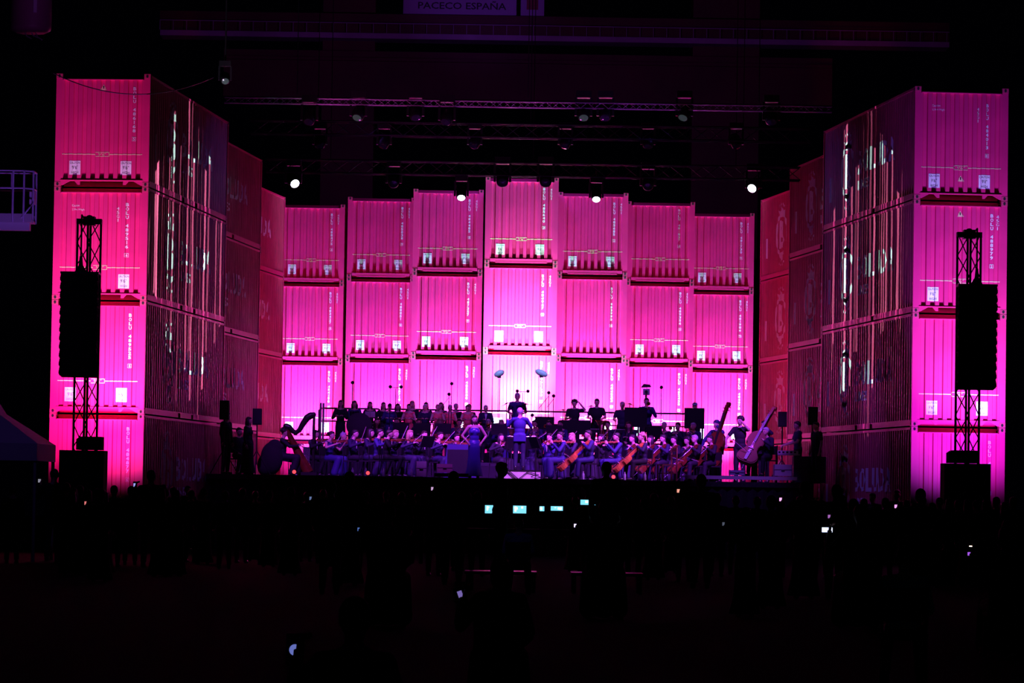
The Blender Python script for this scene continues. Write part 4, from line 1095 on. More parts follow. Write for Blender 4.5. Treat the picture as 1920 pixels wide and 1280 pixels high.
# ------------------------------------------------------------------ the orchestra
def put(px, Y, z, deg, pose, sit, sex, hair, outfit, label, cloth, inst=None, who=None, stand=None, **k):
    hz = z + (1.2 if sit else 1.6)
    x = atx(px, Y, hz); rz = rad(deg)
    P = person(x, Y, z, rz, pose, sit, sex, hair, outfit, label, cloth, **k)
    who = who or label
    if sit: chair(x, Y + 0.0, z, rz, lab('black chair under', 'chair under', who)) if not k.get('chairm') else None
    if inst == 'violin': give_violin(P, sit, who)
    elif inst == 'cello': give_cello(P, who)
    elif inst == 'cello2': give_cello(P, who, VARND)
    elif inst == 'bass': give_bass(P, who)
    elif inst:
        fn, M, cat = {'clarinet': (clarinet, Matrix.Translation((0, -.115, (1.175 if sit else 1.585))), 'clarinet'),
                      'flute': (flute, Matrix.Translation((0, -.10, (1.18 if sit else 1.59))), 'flute'),
                      'trumpet': (trumpet, Matrix.Translation((0, -.12, (1.175 if sit else 1.585))), 'trumpet'),
                      'horn': (french_horn, Matrix.Translation((0.02, -.30, (.99 if sit else 1.38))), 'french horn'),
                      'tuba': (saxophone, Matrix.Translation((0, -.115, (1.175 if sit else 1.585))), 'tuba')}[inst]
        t = proto_take(PROTO, inst, fn); hold(t, P, M, lab(cat + ' played by', cat + ' of', who), cat)
    if stand:
        d = Vector((math.sin(rz), -math.cos(rz)))
        music(x + d.x * stand, Y + d.y * stand, z, rz + PI, 'before ' + who)
    return P
S1, S2 = 2.6, 2.95
# standing choir women at the guard rail, left to right
CH = ['leftmost', 'second', 'third', 'fourth', 'fifth', 'sixth', 'seventh', 'eighth', 'ninth', 'rightmost']
for i, (px, hr, hm, sc_) in enumerate(((639, 'long', HAIRD, .99), (665, 'wavy', HAIRD, .985), (694, 'long', HAIRD, .97), (719, 'long', HAIRD, .965), (746, 'wavy', HAIRD, .94), (773, 'long', HAIRB, 1.0), (799, 'long', HAIRD, .975), (827, 'wavy', HAIRD, .98), (855, 'short', HAIRG, .96), (880, 'short', HAIRD, .955))):
    put(px, 121.8 + 0.1 * (i % 2), S2, R.uniform(-8, 12), 'folder', False, 'f', hr, 'sleeves', f'standing choir woman in black, {CH[i]} from left along the guard rail', BLKW if i not in (1,) else BLUE, group='standing choir women', hairm=hm, scale=sc_ * .97, who='the standing choir woman')
    P = None
for i, px in enumerate((665, 694, 746, 799, 855)):
    x = atx(px, 121.4, S2 + 1.2); o = MB().box((-.16, -.01, 0), (-.005, 0, .22)).box((.005, -.01, 0), (.16, 0, .22)).build('choir_folder', PAPER if i == 1 else MATTE)
    o.location = (x, 121.47, S2 + 1.14); o.rotation_euler = (rad(35), 0, 0)
    tag(o, f'{"open white" if i == 1 else "open black"} choir folder held by the {CH[(1, 2, 4, 6, 8)[i]]} standing choir woman', 'folder', 'choir folders')
# singers and wind players, second row
RW = [
 (731, 119.0, 'f', 'short', 'sleeves', BLUE, HAIRB, 'folder', None, 'fair haired singer in blue below the fifth choir woman'),
 (767, 119.0, 'f', 'bun', 'dress', PINKD, HAIRD, 'folder', None, 'singer in a coral dress, leftmost of the coral dresses'),
 (797, 119.1, 'f', 'bun', 'sleeves', NAVY, HAIRG, 'folder', None, 'singer in navy with grey hair between two coral dresses'),
 (821, 118.8, 'f', 'short', 'dress', PINKD, HAIRB, 'folder', None, 'fair singer in a coral dress near the middle of the row'),
 (844, 119.2, 'f', 'short', 'dress', PINKD, HAIRG, 'folder', None, 'grey haired singer in a coral dress left of the soloist'),
 (877, 119.0, 'f', 'bun', 'dress', PINKD, HAIRD, 'folder', None, 'singer in a coral dress, rightmost of the coral dresses'),
 (911, 119.0, 'm', 'short', 'suit', NAVY, HAIRG, 'folder', None, 'grey haired man in navy left of the tall white lamp stand')]
for px, Y, sx, hr, of, cl, hm, po, ins, lb in RW:
    put(px, Y, S1 + .12 if False else S2, R.uniform(-5, 10), po, True if False else False, sx, hr, of, lb, cl, inst=ins, hairm=hm, scale=.87 if sx == 'f' else .87)
WN = [  # seated winds on the low riser
 (684, 114.8, 28, 'm', 'short', 'suit', NAVY, HAIRG, 'wind', 'clarinet', 'bespectacled grey clarinettist at the left end of the winds'),
 (706, 115.2, 20, 'f', 'wavy', 'sleeves', NAVY, HAIRD, 'wind', 'flute', 'dark haired flautist second in the wind row'),
 (743, 114.6, 12, 'm', 'short', 'suit', BLUE, HAIRD, 'wind', 'clarinet', 'clarinettist in blue behind the fifth violin desk'),
 (785, 114.9, 10, 'f', 'bun', 'sleeves', NAVY, HAIRD, 'wind', 'clarinet', 'clarinettist with a bun left of the low red light'),
 (824, 114.7, 8, 'f', 'wavy', 'dress', PINKD, HAIRB, 'wind', 'flute', 'flautist in a coral dress in the wind row'),
 (861, 114.8, 4, 'm', 'short', 'suit', BLUE, HAIRD, 'horn', 'horn', 'horn player in blue left of the soloist'),
 (916, 115.0, 0, 'm', 'short', 'suit', NAVY, HAIRG, 'horn', 'trumpet', 'trumpeter with grey hair right of the soloist'),
 (940, 114.7, -4, 'f', 'short', 'sleeves', BLUE, HAIRB, 'wind', 'clarinet', 'fair clarinettist just left of the conductor'),
 (1003, 114.8, -10, 'm', 'short', 'suit', BLUE, HAIRD, 'horn', 'horn', 'horn player just right of the conductor'),
 (1030, 115.0, -12, 'm', 'short', 'suit', NAVY, HAIRD, 'horn', 'trumpet', 'trumpeter behind the first viola desk'),
 (1051, 114.6, -14, 'f', 'short', 'sleeves', BLUE, HAIRD, 'wind', 'clarinet', 'woman clarinettist behind the violas'),
 (1140, 114.8, -16, 'm', 'short', 'suit', NAVY, HAIRD, 'wind', 'tuba', 'tuba player between the two standing percussionists and the cap'),
 (1180, 114.9, -20, 'f', 'wavy', 'sleeves', NAVY, HAIRD, 'wind', 'clarinet', 'woman clarinettist behind the second cellist'),
 (1246, 114.7, -24, 'f', 'short', 'sleeves', NAVY, HAIRG, 'horn', 'trumpet', 'grey haired trumpeter right of the saxophone man'),
 (1272, 114.9, -26, 'm', 'short', 'suit', NAVY, HAIRD, 'horn', 'trumpet', 'man in navy behind the third cello'),
 (1301, 115.0, -30, 'm', 'short', 'suit', BLUE, HAIRG, 'horn', 'horn', 'grey haired horn player before the black board')]
for px, Y, dg, sx, hr, of, cl, hm, po, ins, lb in WN:
    put(px, Y, S1, dg, po, True, sx, hr, of, lb, cl, inst=ins, hairm=hm, stand=.75 if R.random() < .35 else None)
# strings left of the conductor (all turned towards the podium)
LS = [
 (588, 110.5, 66, 'm', 'short', 'suit', BLKW, HAIRD, 'violin', 'violinist in black beside the harp'),
 (618, 109.2, 60, 'f', 'bun', 'dress', BLUE, HAIRD, 'violin', 'bare armed woman violinist right of the harp'),
 (640, 110.8, 58, 'm', 'short', 'suit', NAVY, HAIRG, 'violin', 'grey violinist behind the bare armed one'),
 (662, 108.4, 64, 'm', 'short', 'suit', NAVY, HAIRD, 'violin', 'violinist with bright face, third desk from left'),
 (691, 107.6, 70, 'f', 'wavy', 'sleeves', NAVY, HAIRD, 'violin', 'wavy haired woman violinist in side view'),
 (709, 106.2, 75, 'm', 'short', 'suit', BLUE, HAIRD, 'violin', 'broad backed violinist in blue at the front left'),
 (738, 108.6, 52, 'f', 'short', 'sleeves', NAVY, HAIRB, 'violin', 'fair woman violinist below the coral dresses'),
 (765, 107.4, 48, 'f', 'wavy', 'sleeves', NAVY, HAIRB, 'violin', 'wavy fair violinist left of the pale cases'),
 (792, 108.3, 40, 'm', 'short', 'suit', BLKW, HAIRD, 'violin', 'violinist in black above the upright pale case'),
 (822, 108.0, 44, 'f', 'bun', 'sleeves', NAVY, HAIRD, 'violin', 'violinist with a bun left of the big dark speaker'),
 (853, 109.8, 36, 'm', 'short', 'suit', NAVY, HAIRD, 'violin', 'violinist behind the left arm of the soloist'),
 (936, 108.4, 30, 'f', 'wavy', 'sleeves', BLKW, HAIRD, 'violin', 'woman violinist left of the conductor legs'),
 (727, 105.3, 84, 'm', 'short', 'suit', BLKW, HAIRD, 'violin', 'front violinist in black nearest the upright pale case')]
for px, Y, dg, sx, hr, of, cl, hm, po, lb in LS:
    put(px, Y, SZ, dg, po, True, sx, hr, of, lb, cl, inst='violin', hairm=hm, stand=(.72 if R.random() < .5 else None), scale=R.uniform(.97, 1.03))
# strings right of the conductor
put(1000, 109.0, SZ, -20, 'violin', True, 'f', 'wavy', 'sleeves', 'woman violist right behind the conductor', NAVY, inst='violin', stand=.7)
put(1030, 108.6, SZ, -35, 'violin', True, 'm', 'short', 'suit', 'violist with bright sleeves behind the front woman', BLUE, inst='violin', stand=.7)
put(1052, 105.6, SZ, -62, 'violin', True, 'f', 'short', 'sleeves', 'front woman violist in a long blue gown right of the podium', BLUE, inst='violin', hairm=HAIRD, stand=.8)
put(1073, 107.2, SZ, -55, 'violin', True, 'f', 'long', 'sleeves', 'violist with long fair hair behind the front cellist', NAVY, inst='violin', hairm=HAIRB)
put(1106, 105.3, SZ, -75, 'cello', True, 'm', 'short', 'suit', 'front cellist in blue with a bright orange cello', BLUE, inst='cello', skirt=BLUE, scale=1.04)
put(1128, 108.6, SZ, -50, 'violin', True, 'f', 'wavy', 'sleeves', 'dark haired woman violist behind the front cellist', BLKW, inst='violin', stand=.7)
put(1158, 105.8, SZ, -70, 'violin', True, 'm', 'short', 'suit', 'violist in blue between the two orange cellos', BLUE, inst='violin', stand=.8, skirt=BLUE)
put(1206, 105.4, SZ, -72, 'cello', True, 'm', 'curly', 'suit', 'second cellist with fair curls and orange cello', NAVY, inst='cello', hairm=HAIRB)
put(1188, 108.4, SZ, -55, 'cello', True, 'f', 'short', 'sleeves', 'cellist behind the violist in blue', NAVY, inst='cello2', stand=.9)
put(1246, 107.6, SZ, -60, 'cello', True, 'm', 'short', 'suit', 'cellist in a dark jacket right of the fair curls', NAVY, inst='cello2')
put(1222, 109.6, SZ, -50, 'cello', True, 'f', 'wavy', 'sleeves', 'woman cellist with a dark red cello seen between two men', NAVY, inst='cello2')
put(1266, 109.8, SZ, -55, 'cello', True, 'f', 'short', 'sleeves', 'cellist behind the pale honey chair', BLKW, inst='cello2')
put(1305, 107.6, SZ, -58, 'cello', True, 'm', 'short', 'suit', 'cellist left of the silver edged riser', BLKW, inst='cello2', hairm=HAIRG)
put(1290, 111.0, SZ, -45, 'cello', True, 'f', 'curly', 'sleeves', 'curly haired cellist below the black board', NAVY, inst='cello2')
put(1334, 107.8, SZ, -60, 'cello', True, 'm', 'short', 'suit', 'dark haired cellist before the man in the cap', BLKW, inst='cello2', hairm=HAIRD)
x = atx(1251, 104.6, 2.5); chair(x, 104.7, SZ, rad(-70), 'honey coloured wooden chair at the stage edge behind the second cellist', wood=True, group=None)
# double basses
put(1344, 111.5, SZ, -40, 'bass', False, 'm', 'cap', 'suit', 'double bassist in a cap and blue jacket', BLUE, scale=1.06)
def lean_bass(A, B, face, label, wood):
    t = proto_take(PROTO, 'bass' + wood.name, lambda: fiddle('double_bass', 1.12, .2, .62, wood, .2)); a, b = at(*A), at(*B)
    s = (b - a).length / 2.02; t.matrix_world = frame(a, b - a, face) @ Matrix.Diagonal((s, s, s, 1)); tag(t, label, 'double bass', 'double basses')
lean_bass((1331, 874, 110.9), (1366, 758, 111.2), (-.5, -1, 0), 'dark double bass with a curled scroll beside the man in the cap', VARND)
put(1388, 108.5, SZ, -30, 'bass', False, 'm', 'curly', 'tee', 'tall double bassist with dark curls in black', BLKW, scale=1.09)
put(1433, 110.5, SZ, -35, 'bass', False, 'm', 'short', 'shirt', 'double bassist in blue behind the leaning bass neck', NAVY, inst=None, scale=1.05)
P = put(1438, 105.6, 2.27, -50, 'cello', True, 'm', 'short', 'suit', 'older seated bassist with grey hair and a strongly tilted bass', NAVY, inst=None, hairm=HAIRG, scale=1.03)
lean_bass((1396, 868, 105.2), (1452, 766, 106.0), (-.35, -1, 0), 'varnished double bass leaning steeply to the right in front of the older man', mat('brown varnished wood', (0.16, 0.035, 0.012), 0.45, spec=0.15))
b_ = proto_take(PROTO, 'bow', bow); b_.location = at(1392, 838, 105.18); b_.rotation_euler = (0, rad(40), 0); tag(b_, 'bass bow lying across the steeply leaning double bass', 'bow', 'string bows')
# conductor, soloist
put(975, 105.9, SZ + .25, 180, 'conduct', False, 'm', 'short', 'suit', 'conductor in a blue jacket with his back to the crowd on the podium', BLUE, hairm=HAIRG, skirt=NAVY, scale=1.0)
put(890, 104.9, SZ, 8, 'akimbo', False, 'f', 'long', 'gown', 'soloist in a strapless blue satin gown standing at the stage edge', SATIN, scale=1.0)
x = atx(865, 106.0, 2.8)
t = empty('floor_monitor', (x, 106.2, SZ), 0, 'big dark violet cabinet left of the soloist', 'loudspeaker')
MB().prism([(-.5, 0), (.5, 0), (.45, .95), (-.4, .95)], 0, .6).build('cabinet', mat('dark violet cabinet cloth', (.03, .02, .12), .8), t); MB().box((-.4, -.012, .08), (.4, 0, .8)).build('grille', MATTE, t)
# back row percussion and brass on the tall riser
put(970, 120.6, S2 + .10, 0, 'beat', False, 'm', 'short', 'tee', 'timpanist in a dark tee shirt standing behind the conductor', BLUE, hairm=HAIRG, scale=1.07)
put(1077, 121.0, S2, -5, 'head', False, 'm', 'curly', 'tee', 'percussionist raising a hand to his head', BLKW, scale=1.02)
put(1119, 121.0, S2, -3, 'beat', False, 'm', 'short', 'tee', 'upright percussionist in black right of the raised arm', BLKW, scale=1.05)
put(1167, 120.8, S2, -8, 'beat', False, 'm', 'short', 'tee', 'percussionist with headset and grey shirt', NAVY, hairm=HAIRG, scale=1.0)
put(1212, 120.4, S2, 4, 'horn', False, 'm', 'short', 'shirt', 'tall man in a blue shirt holding a pale horn before his chest', BLUE, inst='trumpet', scale=1.07)
put(1303, 119.6, S2, -10, 'wind', False, 'm', 'cap', 'shirt', 'player in a pale cyan cap behind the black board', mat('pale cyan cloth', (.3, .6, .7), .7), inst='clarinet', scale=.98)
# percussion
def timpani(px, Y, z, label):
    x = atx(px, Y, z + .8); t = empty('kettle_drum', (x, Y, z), 0, label, 'kettledrum', 'kettledrums')
    MB().lathe([(.05, .28), (.2, .32), (.32, .48), (.35, .70), (.35, .80)], n=24).build('kettle', COPPER, t)
    MB().lathe([(.0, .815), (.34, .81), (.35, .80)], n=24).build('drum_head', PAPER, t); MB().lathe([(.35, .78), (.365, .78), (.365, .82), (.35, .82)], n=24).build('hoop', CHROME, t)
    for k in range(3): a = k * 2.094 + .3; MB().tube((.33 * math.cos(a), .33 * math.sin(a), .75), (.3 * math.cos(a), .3 * math.sin(a), 0), .018, n=6).build('leg', CHROME, t)
timpani(938, 119.6, S2, 'kettledrum left of the timpanist'); timpani(958, 119.2, S2, 'kettledrum in front of the timpanist'); timpani(1000, 119.6, S2, 'kettledrum right of the timpanist')
def cymbal(px, py, Y, z, tilt, label, r=.24, m_=BRASS):
    p = at(px, py, Y); t = empty('cymbal_stand', (p.x, Y, z), 0, label, 'cymbal', 'cymbals on stands')
    M = Matrix.Rotation(rad(tilt), 4, 'Y'); h = p.z - z
    MB().lathe([(0, .035), (.05, .03), (.06, .012), (r, 0), (.06, .008), (0, .03)], (0, 0, h), 24, 0, M).build('cymbal_plate', m_, t)
    MB().tube((0, 0, .1), (0, 0, h + .05), .012, n=6).build('pole', BLACK, t)
    for k in range(3): a = k * 2.094 + .3; MB().tube((0, 0, .3), (.28 * math.cos(a), .28 * math.sin(a), .01), .01, n=6).build('leg', BLACK, t)
cymbal(950, 757, 120.2, S2, -24, 'tilted cymbal left of the timpanist'); cymbal(986, 758, 120.3, S2, 2, 'flat cymbal right of the timpanist')
cymbal(1056, 769, 120.4, S2, 0, 'cymbal left of the percussionist with the raised arm'); cymbal(1108, 762, 120.2, S2, -4, 'cymbal before the upright percussionist'); cymbal(1181, 758, 120.5, S2, 12, 'cymbal right of the headset percussionist')
for px, n_ in ((1075, 'before the percussionist with the raised arm'), (1118, 'before the upright percussionist'), (1170, 'before the headset percussionist')):
    x = atx(px, 119.6, S2 + .8); t = empty('xylophone', (x, 119.6, S2), 0, 'long black mallet instrument ' + n_, 'xylophone', 'mallet instruments'); 
    MB().box((-.42, -.2, .72), (.42, .2, .82)).build('frame', BLACK, t)
    for k in range(16): MB().box((-.4 + .05 * k, -.18 + .004 * k, .82), (-.36 + .05 * k, .18 - .004 * k, .84)).build('bar', ALU, t)
    for sx in (-1, 1):
        for sy in (-1, 1): MB().tube((sx * .38, sy * .17, 0), (sx * .38, sy * .17, .72), .018, n=6).build('leg', BLACK, t)
# black boards, big drum
for px, py, w_, h_, Y, z, lb in ((1192, 782, .72, .62, 119.3, S2, 'black sound board before the tall man in the blue shirt'), (1302, 784, .62, .64, 116.4, S1, 'black sound board before the player in the pale cap'), (1021, 796, .6, .5, 116.5, S1, 'black board left of the raised arm percussionist'), (1080, 801, .9, .45, 116.6, S1, 'wide black board under the percussion')):
    p = at(px, py, Y); t = empty('sound_screen', (p.x, Y, z), 0, lb, 'screen', 'black sound screens'); b0 = p.z - z - h_ / 2
    MB().box((-w_ / 2, 0, b0), (w_ / 2, .02, b0 + h_)).build('panel', MATTE, t)
    for sx in (-1, 1): MB().tube((sx * w_ * .4, .01, 0), (sx * w_ * .4, .01, b0 + .1), .014, n=6).build('leg', BLACK, t)
p = at(673, 797, 112.0); t = empty('bass_drum', (p.x, 112.0, p.z - .52), 0, 'dark round drum left of the wind row', 'drum')
MB().lathe([(0, -.2), (.36, -.2), (.37, .2), (0, .2)], (0, 0, .52), 28, 0, Matrix.Rotation(rad(90), 4, 'X')).build('shell', MATTE, t)
MB().lathe([(.36, -.21), (.385, -.21), (.385, -.18), (.36, -.18)], (0, 0, .52), 28, 0, Matrix.Rotation(rad(90), 4, 'X')).build('hoop', BLACK, t)
for sx in (-1, 1): MB().tube((sx * .3, 0, .3), (sx * .34, 0, -(p.z - .52 - SZ)), .02, n=6).build('leg', BLACK, t)
# pale lamp heads on twin poles behind the timpanist
for px, py, tl, lb in ((936, 700, 25, 'pale blue oval reflector on a tall thin stand, left of the pair'), (1015, 699, -22, 'pale blue oval reflector on a tall thin stand, right of the pair')):
    p = at(px, py, 117.8); t = empty('reflector_stand', (p.x, 117.8, S2), 0, lb, 'reflector', 'oval reflectors'); h = p.z - S2
    RF = mat('pale blue reflector skin', (.55, .75, .85), .4)
    MB().ball((0, 0, h), (.17 if px < 960 else .21, .12, .105), 20, 12, 0, Matrix.Rotation(rad(-tl), 4, 'Y')).build('reflector_shell', RF, t)
    for dx in (-.025, .025): MB().tube((dx, 0, 0.05), (dx, 0, h - .08), .009, n=6).build('pole', BLACK, t)
    MB().box((-.06, -.05, h - .14), (.06, .05, h - .07)).build('mount', BLACK, t)
    for k in range(3): a = k * 2.094; MB().tube((0, 0, .3), (.35 * math.cos(a), .35 * math.sin(a), .012), .012, n=6).build('leg', BLACK, t)
# microphones
for a in ((661, 717, 118.0, S2, 'single microphone on a tall stand above the second choir woman', 1, 0), (742, 725, 118.0, S2, 'double microphone on a tall stand above the fifth choir woman', 2, 0), (847, 719, 118.2, S2, 'microphone on a tall stand above the ninth choir woman', 1, 0),
          (842, 739, 118.3, S2, 'lower boom microphone left of the tall one above the choir', 1, -.25), (980, 733, 119.8, S2, 'double microphone right above the head of the timpanist', 2, 0), (1029, 736, 118.0, S2, 'boom microphone right of the pale oval reflector', 1, -.3),
          (1038, 742, 118.4, S2, 'microphone at the right end of the boom pair', 1, -.2), (1240, 726, 118.0, S2, 'slim microphone right of the tall camera mast', 1, 0), (998, 778, 113.5, S1, 'microphone low beside the shoulder of the conductor', 1, 0), (731, 759, 117.0, S1, 'small microphone before the fourth choir woman', 1, 0)):
    mic_stand(*a)
# camera mast over the tall man
p = at(1215, 722, 119.9); t = empty('camera_mast', (p.x + .0, 121.6, S2), 0, 'camera with a small hood on a tall tripod mast above the tall man', 'camera')
h = at(1215, 722, 121.6).z - S2
MB().box((-.1, -.14, h - .32), (.12, .1, h - .12)).build('camera_body', GALV, t); MB().tube((0, -.14, h - .22), (0, -.24, h - .22), .05, n=12).build('camera_lens', EBONY, t)
MB().prism([(-.17, 0), (.17, .02), (.12, .1), (-.08, .12)], -.12, .1, 0, Matrix.Translation((0, 0, h - .08))).build('hood', BLACK, t)
MB().tube((0, 0, 1.1), (0, 0, h - .3), .03, n=8).build('column', BLACK, t)
for k in range(3): a = k * 2.094 + .5; MB().tube((0, 0, h - .75), (.4 * math.cos(a), .4 * math.sin(a), 0.01), .016, n=6).build('leg', BLACK, t)
# harp and harpist
def harp():
    t = empty('harp'); 
    m = MB(); neck = [(.0, 1.30, .07), (-.02, 1.42, .085), (.08, 1.40, .08), (.18, 1.29, .07), (.27, 1.24, .065), (.38, 1.32, .07), (.48, 1.50, .085), (.60, 1.68, .10), (.70, 1.74, .10), (.79, 1.77, .075)]
    for (a, b) in zip(neck, neck[1:]): m.tube((a[0], 0, a[1]), (b[0], 0, b[1]), a[2], b[2], 10); m.ball((b[0], 0, b[1]), (b[2],) * 3)
    m.build('neck', EBONY, t)
    MB().tube((.80, 0, .08), (.80, 0, 1.80), .045, .04, 12).build('column', EBONY, t)
    m = MB(); m.tube((.66, 0, .10), (0.0, 0, 1.34), .17, .06, 12); m.build('sound_box', VARND, t)
    MB().box((.45, -.2, 0), (.92, .2, .12)).build('pedestal', EBONY, t)
    m = MB()
    for i in range(22):
        f = (i + 1) / 24; x0, z0 = .64 - .62 * f, .16 + 1.12 * f
        nx = .78 - .66 * f
        nz = 0
        for a, b in zip(neck, neck[1:]):
            if min(a[0], b[0]) <= nx <= max(a[0], b[0]): nz = a[1] + (b[1] - a[1]) * (nx - a[0]) / (b[0] - a[0] + 1e-6)
        m.tube((x0 + .05, 0, z0), (nx, 0, nz), .0022, n=4, cap=False)
    m.build('strings', SHIRT, t); return t
H = harp(); p = at(588, 765, 110.5); H.location = (atx(588, 110.2, 3.2) - .80, 110.2, SZ); tag(H, 'tall black harp with curved neck and red brown sound box at far left', 'harp'); H.scale = (1.0, 1, 1.02)
put(531, 110.2, SZ, 85, 'harp', True, 'f', 'curly', 'sleeves', 'harpist with a mass of curly hair, left of the harp', BLKW, scale=1.04)
x = atx(510, 109.4, 2.8)
t = empty('harp_cover', (x, 109.3, SZ), 0, 'black draped bundle behind the harpist', 'instrument cover')
t2 = capsule_mesh([('e', (0, 0, .5), (.33, .3, .48)), ('e', (.08, 0, .8), (.22, .2, .26)), ('e', (-.2, 0, .30), (.22, .25, .32))], .03); t2.materials.append(MATTE); link('cloth', t2, t)
# technicians and bystanders at both sides
TEE = mat('dark violet tee shirt', (.02, .015, .09), .8)
put(1496, 106.2, SZ, -78, 'keys', False, 'm', 'short', 'tee', 'bearded man in a dark tee shirt working at a desk, right of the basses', TEE, scale=1.0)
put(1531, 105.2, SZ, -60, 'down', False, 'm', 'short', 'tee', 'dark figure with back turned under the right pole speaker', BLKW, scale=.98)
put(425, 106.0, SZ, 60, 'down', False, 'm', 'short', 'shirt', 'dark stagehand under the far left pole speaker', BLKW, scale=1.0)
put(448, 107.2, SZ, 30, 'lap', True, 'm', 'short', 'shirt', 'dark seated stagehand between the two left pole speakers', BLKW)
put(466, 106.2, SZ, 70, 'down', False, 'f', 'wavy', 'sleeves', 'dark woman standing before the second left pole speaker', BLKW, scale=.93)
x = atx(322, 103.2, 2.5)
put(352, 100.5, 0, 20, 'down', False, 'm', 'short', 'shirt', 'dark figure against the left wing wall with a bright point above', BLKW, scale=1.0)
put(1636, 98.5, 0, -30, 'down', False, 'm', 'short', 'shirt', 'dark figure before the right wing wall lettering', BLKW, scale=1.05)
put(1682, 95.2, 0, -10, 'down', False, 'm', 'short', 'suit', 'dark figure beside the corner of the right front stack', BLKW, scale=1.1)
# keyboard desk
x = atx(1476, 105.9, 2.9); t = empty('mixing_table', (x, 105.9, SZ), 0, 'small desk with pale equipment under the hands of the bearded man', 'table')
MB().box((-.35, -.25, .78), (.35, .25, .82)).build('top', mat('pale desk top', (.6, .6, .62), .5), t)
for sx in (-1, 1):
    for sy in (-1, 1): MB().tube((sx * .3, sy * .2, 0), (sx * .3, sy * .2, .78), .018, n=6).build('leg', BLACK, t)
t = empty('keyboard', (x, 105.9, SZ + .82), 0, 'pale keyboard mixer on the small desk right of the basses', 'mixer')
MB().box((-.3, -.15, 0), (.3, .15, .09)).build('case', mat('white mixer case', (.7, .7, .72), .4), t)
for k in range(5): MB().box((-.26 + .11 * k, -.156, .02), (-.2 + .11 * k, -.15, .07)).build('button', BLACK, t)
# added small glowing lamps for the floor lights and red reflections at stage edge
for px, n_ in ((552, 'below the harp'), (690, 'between violin desks at front left'), (1150, 'under the violist in blue')):
    p = atx(px, 104.6, SZ + .1); t = empty('red_glow', (p, 104.5, SZ), 0, f'small red glow added for a floor reflection {n_}', 'lamp', 'added red glows')
    MB().tube((0, .12, .07), (0, -.0, .09), .06, .075, 12).build('housing', BLACK, t); MB().tube((0, -.002, .09), (0, -.012, .09), .055, n=12).build('lens', mat('red reflection glow', (1, .2, .2), .3, emit=1.2, ecol=(1.0, .08, .12)), t)
for i, (px, n_) in enumerate(((661, 'under the third violin desk'), (686, 'under the wavy haired violinist'), (719, 'under the front violinist'), (772, 'left of the upright pale case'), (1094, 'under the front cellist'), (1172, 'under the violist in blue'), (1210, 'under the second cellist'), (1243, 'left of the honey chair'))):
    x = atx(px, 104.6, SZ + .3); t = empty('water_bottle', (x, 104.75 + .03 * (i % 3), SZ), 0, 'clear water bottle standing on the stage ' + n_, 'bottle', 'water bottles')
    MB().lathe([(0, 0), (.033, 0), (.035, .02), (.035, .16), (.014, .2), (.014, .215), (0, .215)], n=12).build('bottle_body', mat('bottle plastic', (.6, .65, .8), .1), t); MB().tube((0, 0, .21), (0, 0, .235), .016, n=8).build('cap', SHIRT, t)

# ------------------------------------------------------------------ sound desk and crowd
x = at(985, 955, 64).x
t = empty('control_desk', (x, 64, 0), 0, 'sound desk with lit screens in the dark middle of the crowd', 'mixing desk')
MB().box((-1.0, 0, .95), (1.1, .8, 1.05)).build('desk_top', MATTE, t)
for sx in (-.9, 1.0):
    for sy in (.05, .75): MB().box((sx - .03, sy - .03, 0), (sx + .03, sy + .03, .95)).build('leg', BLACK, t)
SCR = mat('glowing cyan screen', (.1, .3, .4), .4, emit=1.15, ecol=(.22, .75, 1.0))
def monitor(px0, px1, py0, py1, label, tint=None):
    Y = 64.0; a, b = at(px0, py1, Y), at(px1, py0, Y); w_, h = b.x - a.x, b.z - a.z
    t = empty('computer_screen', ((a.x + b.x) / 2, Y + .3, 1.05), 0, label, 'screen', 'screens on the sound desk'); z0 = a.z - 1.05
    MB().box((-w_ / 2 - .015, 0, z0 - .015), (w_ / 2 + .015, .03, z0 + h + .015)).build('bezel', BLACK, t)
    s = MB().box((-w_ / 2, -.003, z0), (w_ / 2, 0, z0 + h)).build('display', tint or SCR, t)
    m = MB(); rr = random.Random(px0)
    for k in range(4): xx = rr.uniform(-w_ / 2, w_ / 2 * .6); m.box((xx, -.006, z0 + h * rr.uniform(.1, .7)), (xx + w_ * .15, -.003, z0 + h * rr.uniform(.72, .9)))
    m.build('display_window', mat('bright window on screen', (.5, .8, .9), .4, emit=2.2, ecol=(.55, .9, 1.0)), s)
    MB().box((-.03, 0.01, 0), (.03, .04, z0)).build('stand', BLACK, t)
monitor(909, 928, 947, 962, 'cyan screen at the left end of the sound desk'); monitor(962, 987, 948, 962, 'brightest cyan screen in the middle of the sound desk')
monitor(1012, 1021, 949, 958, 'narrow cyan screen right of the brightest one'); monitor(1033, 1056, 949, 957, 'dim cyan screen at the right of the sound desk'); monitor(1089, 1125, 937, 946, 'pale patterned screen above the right end of the desk')
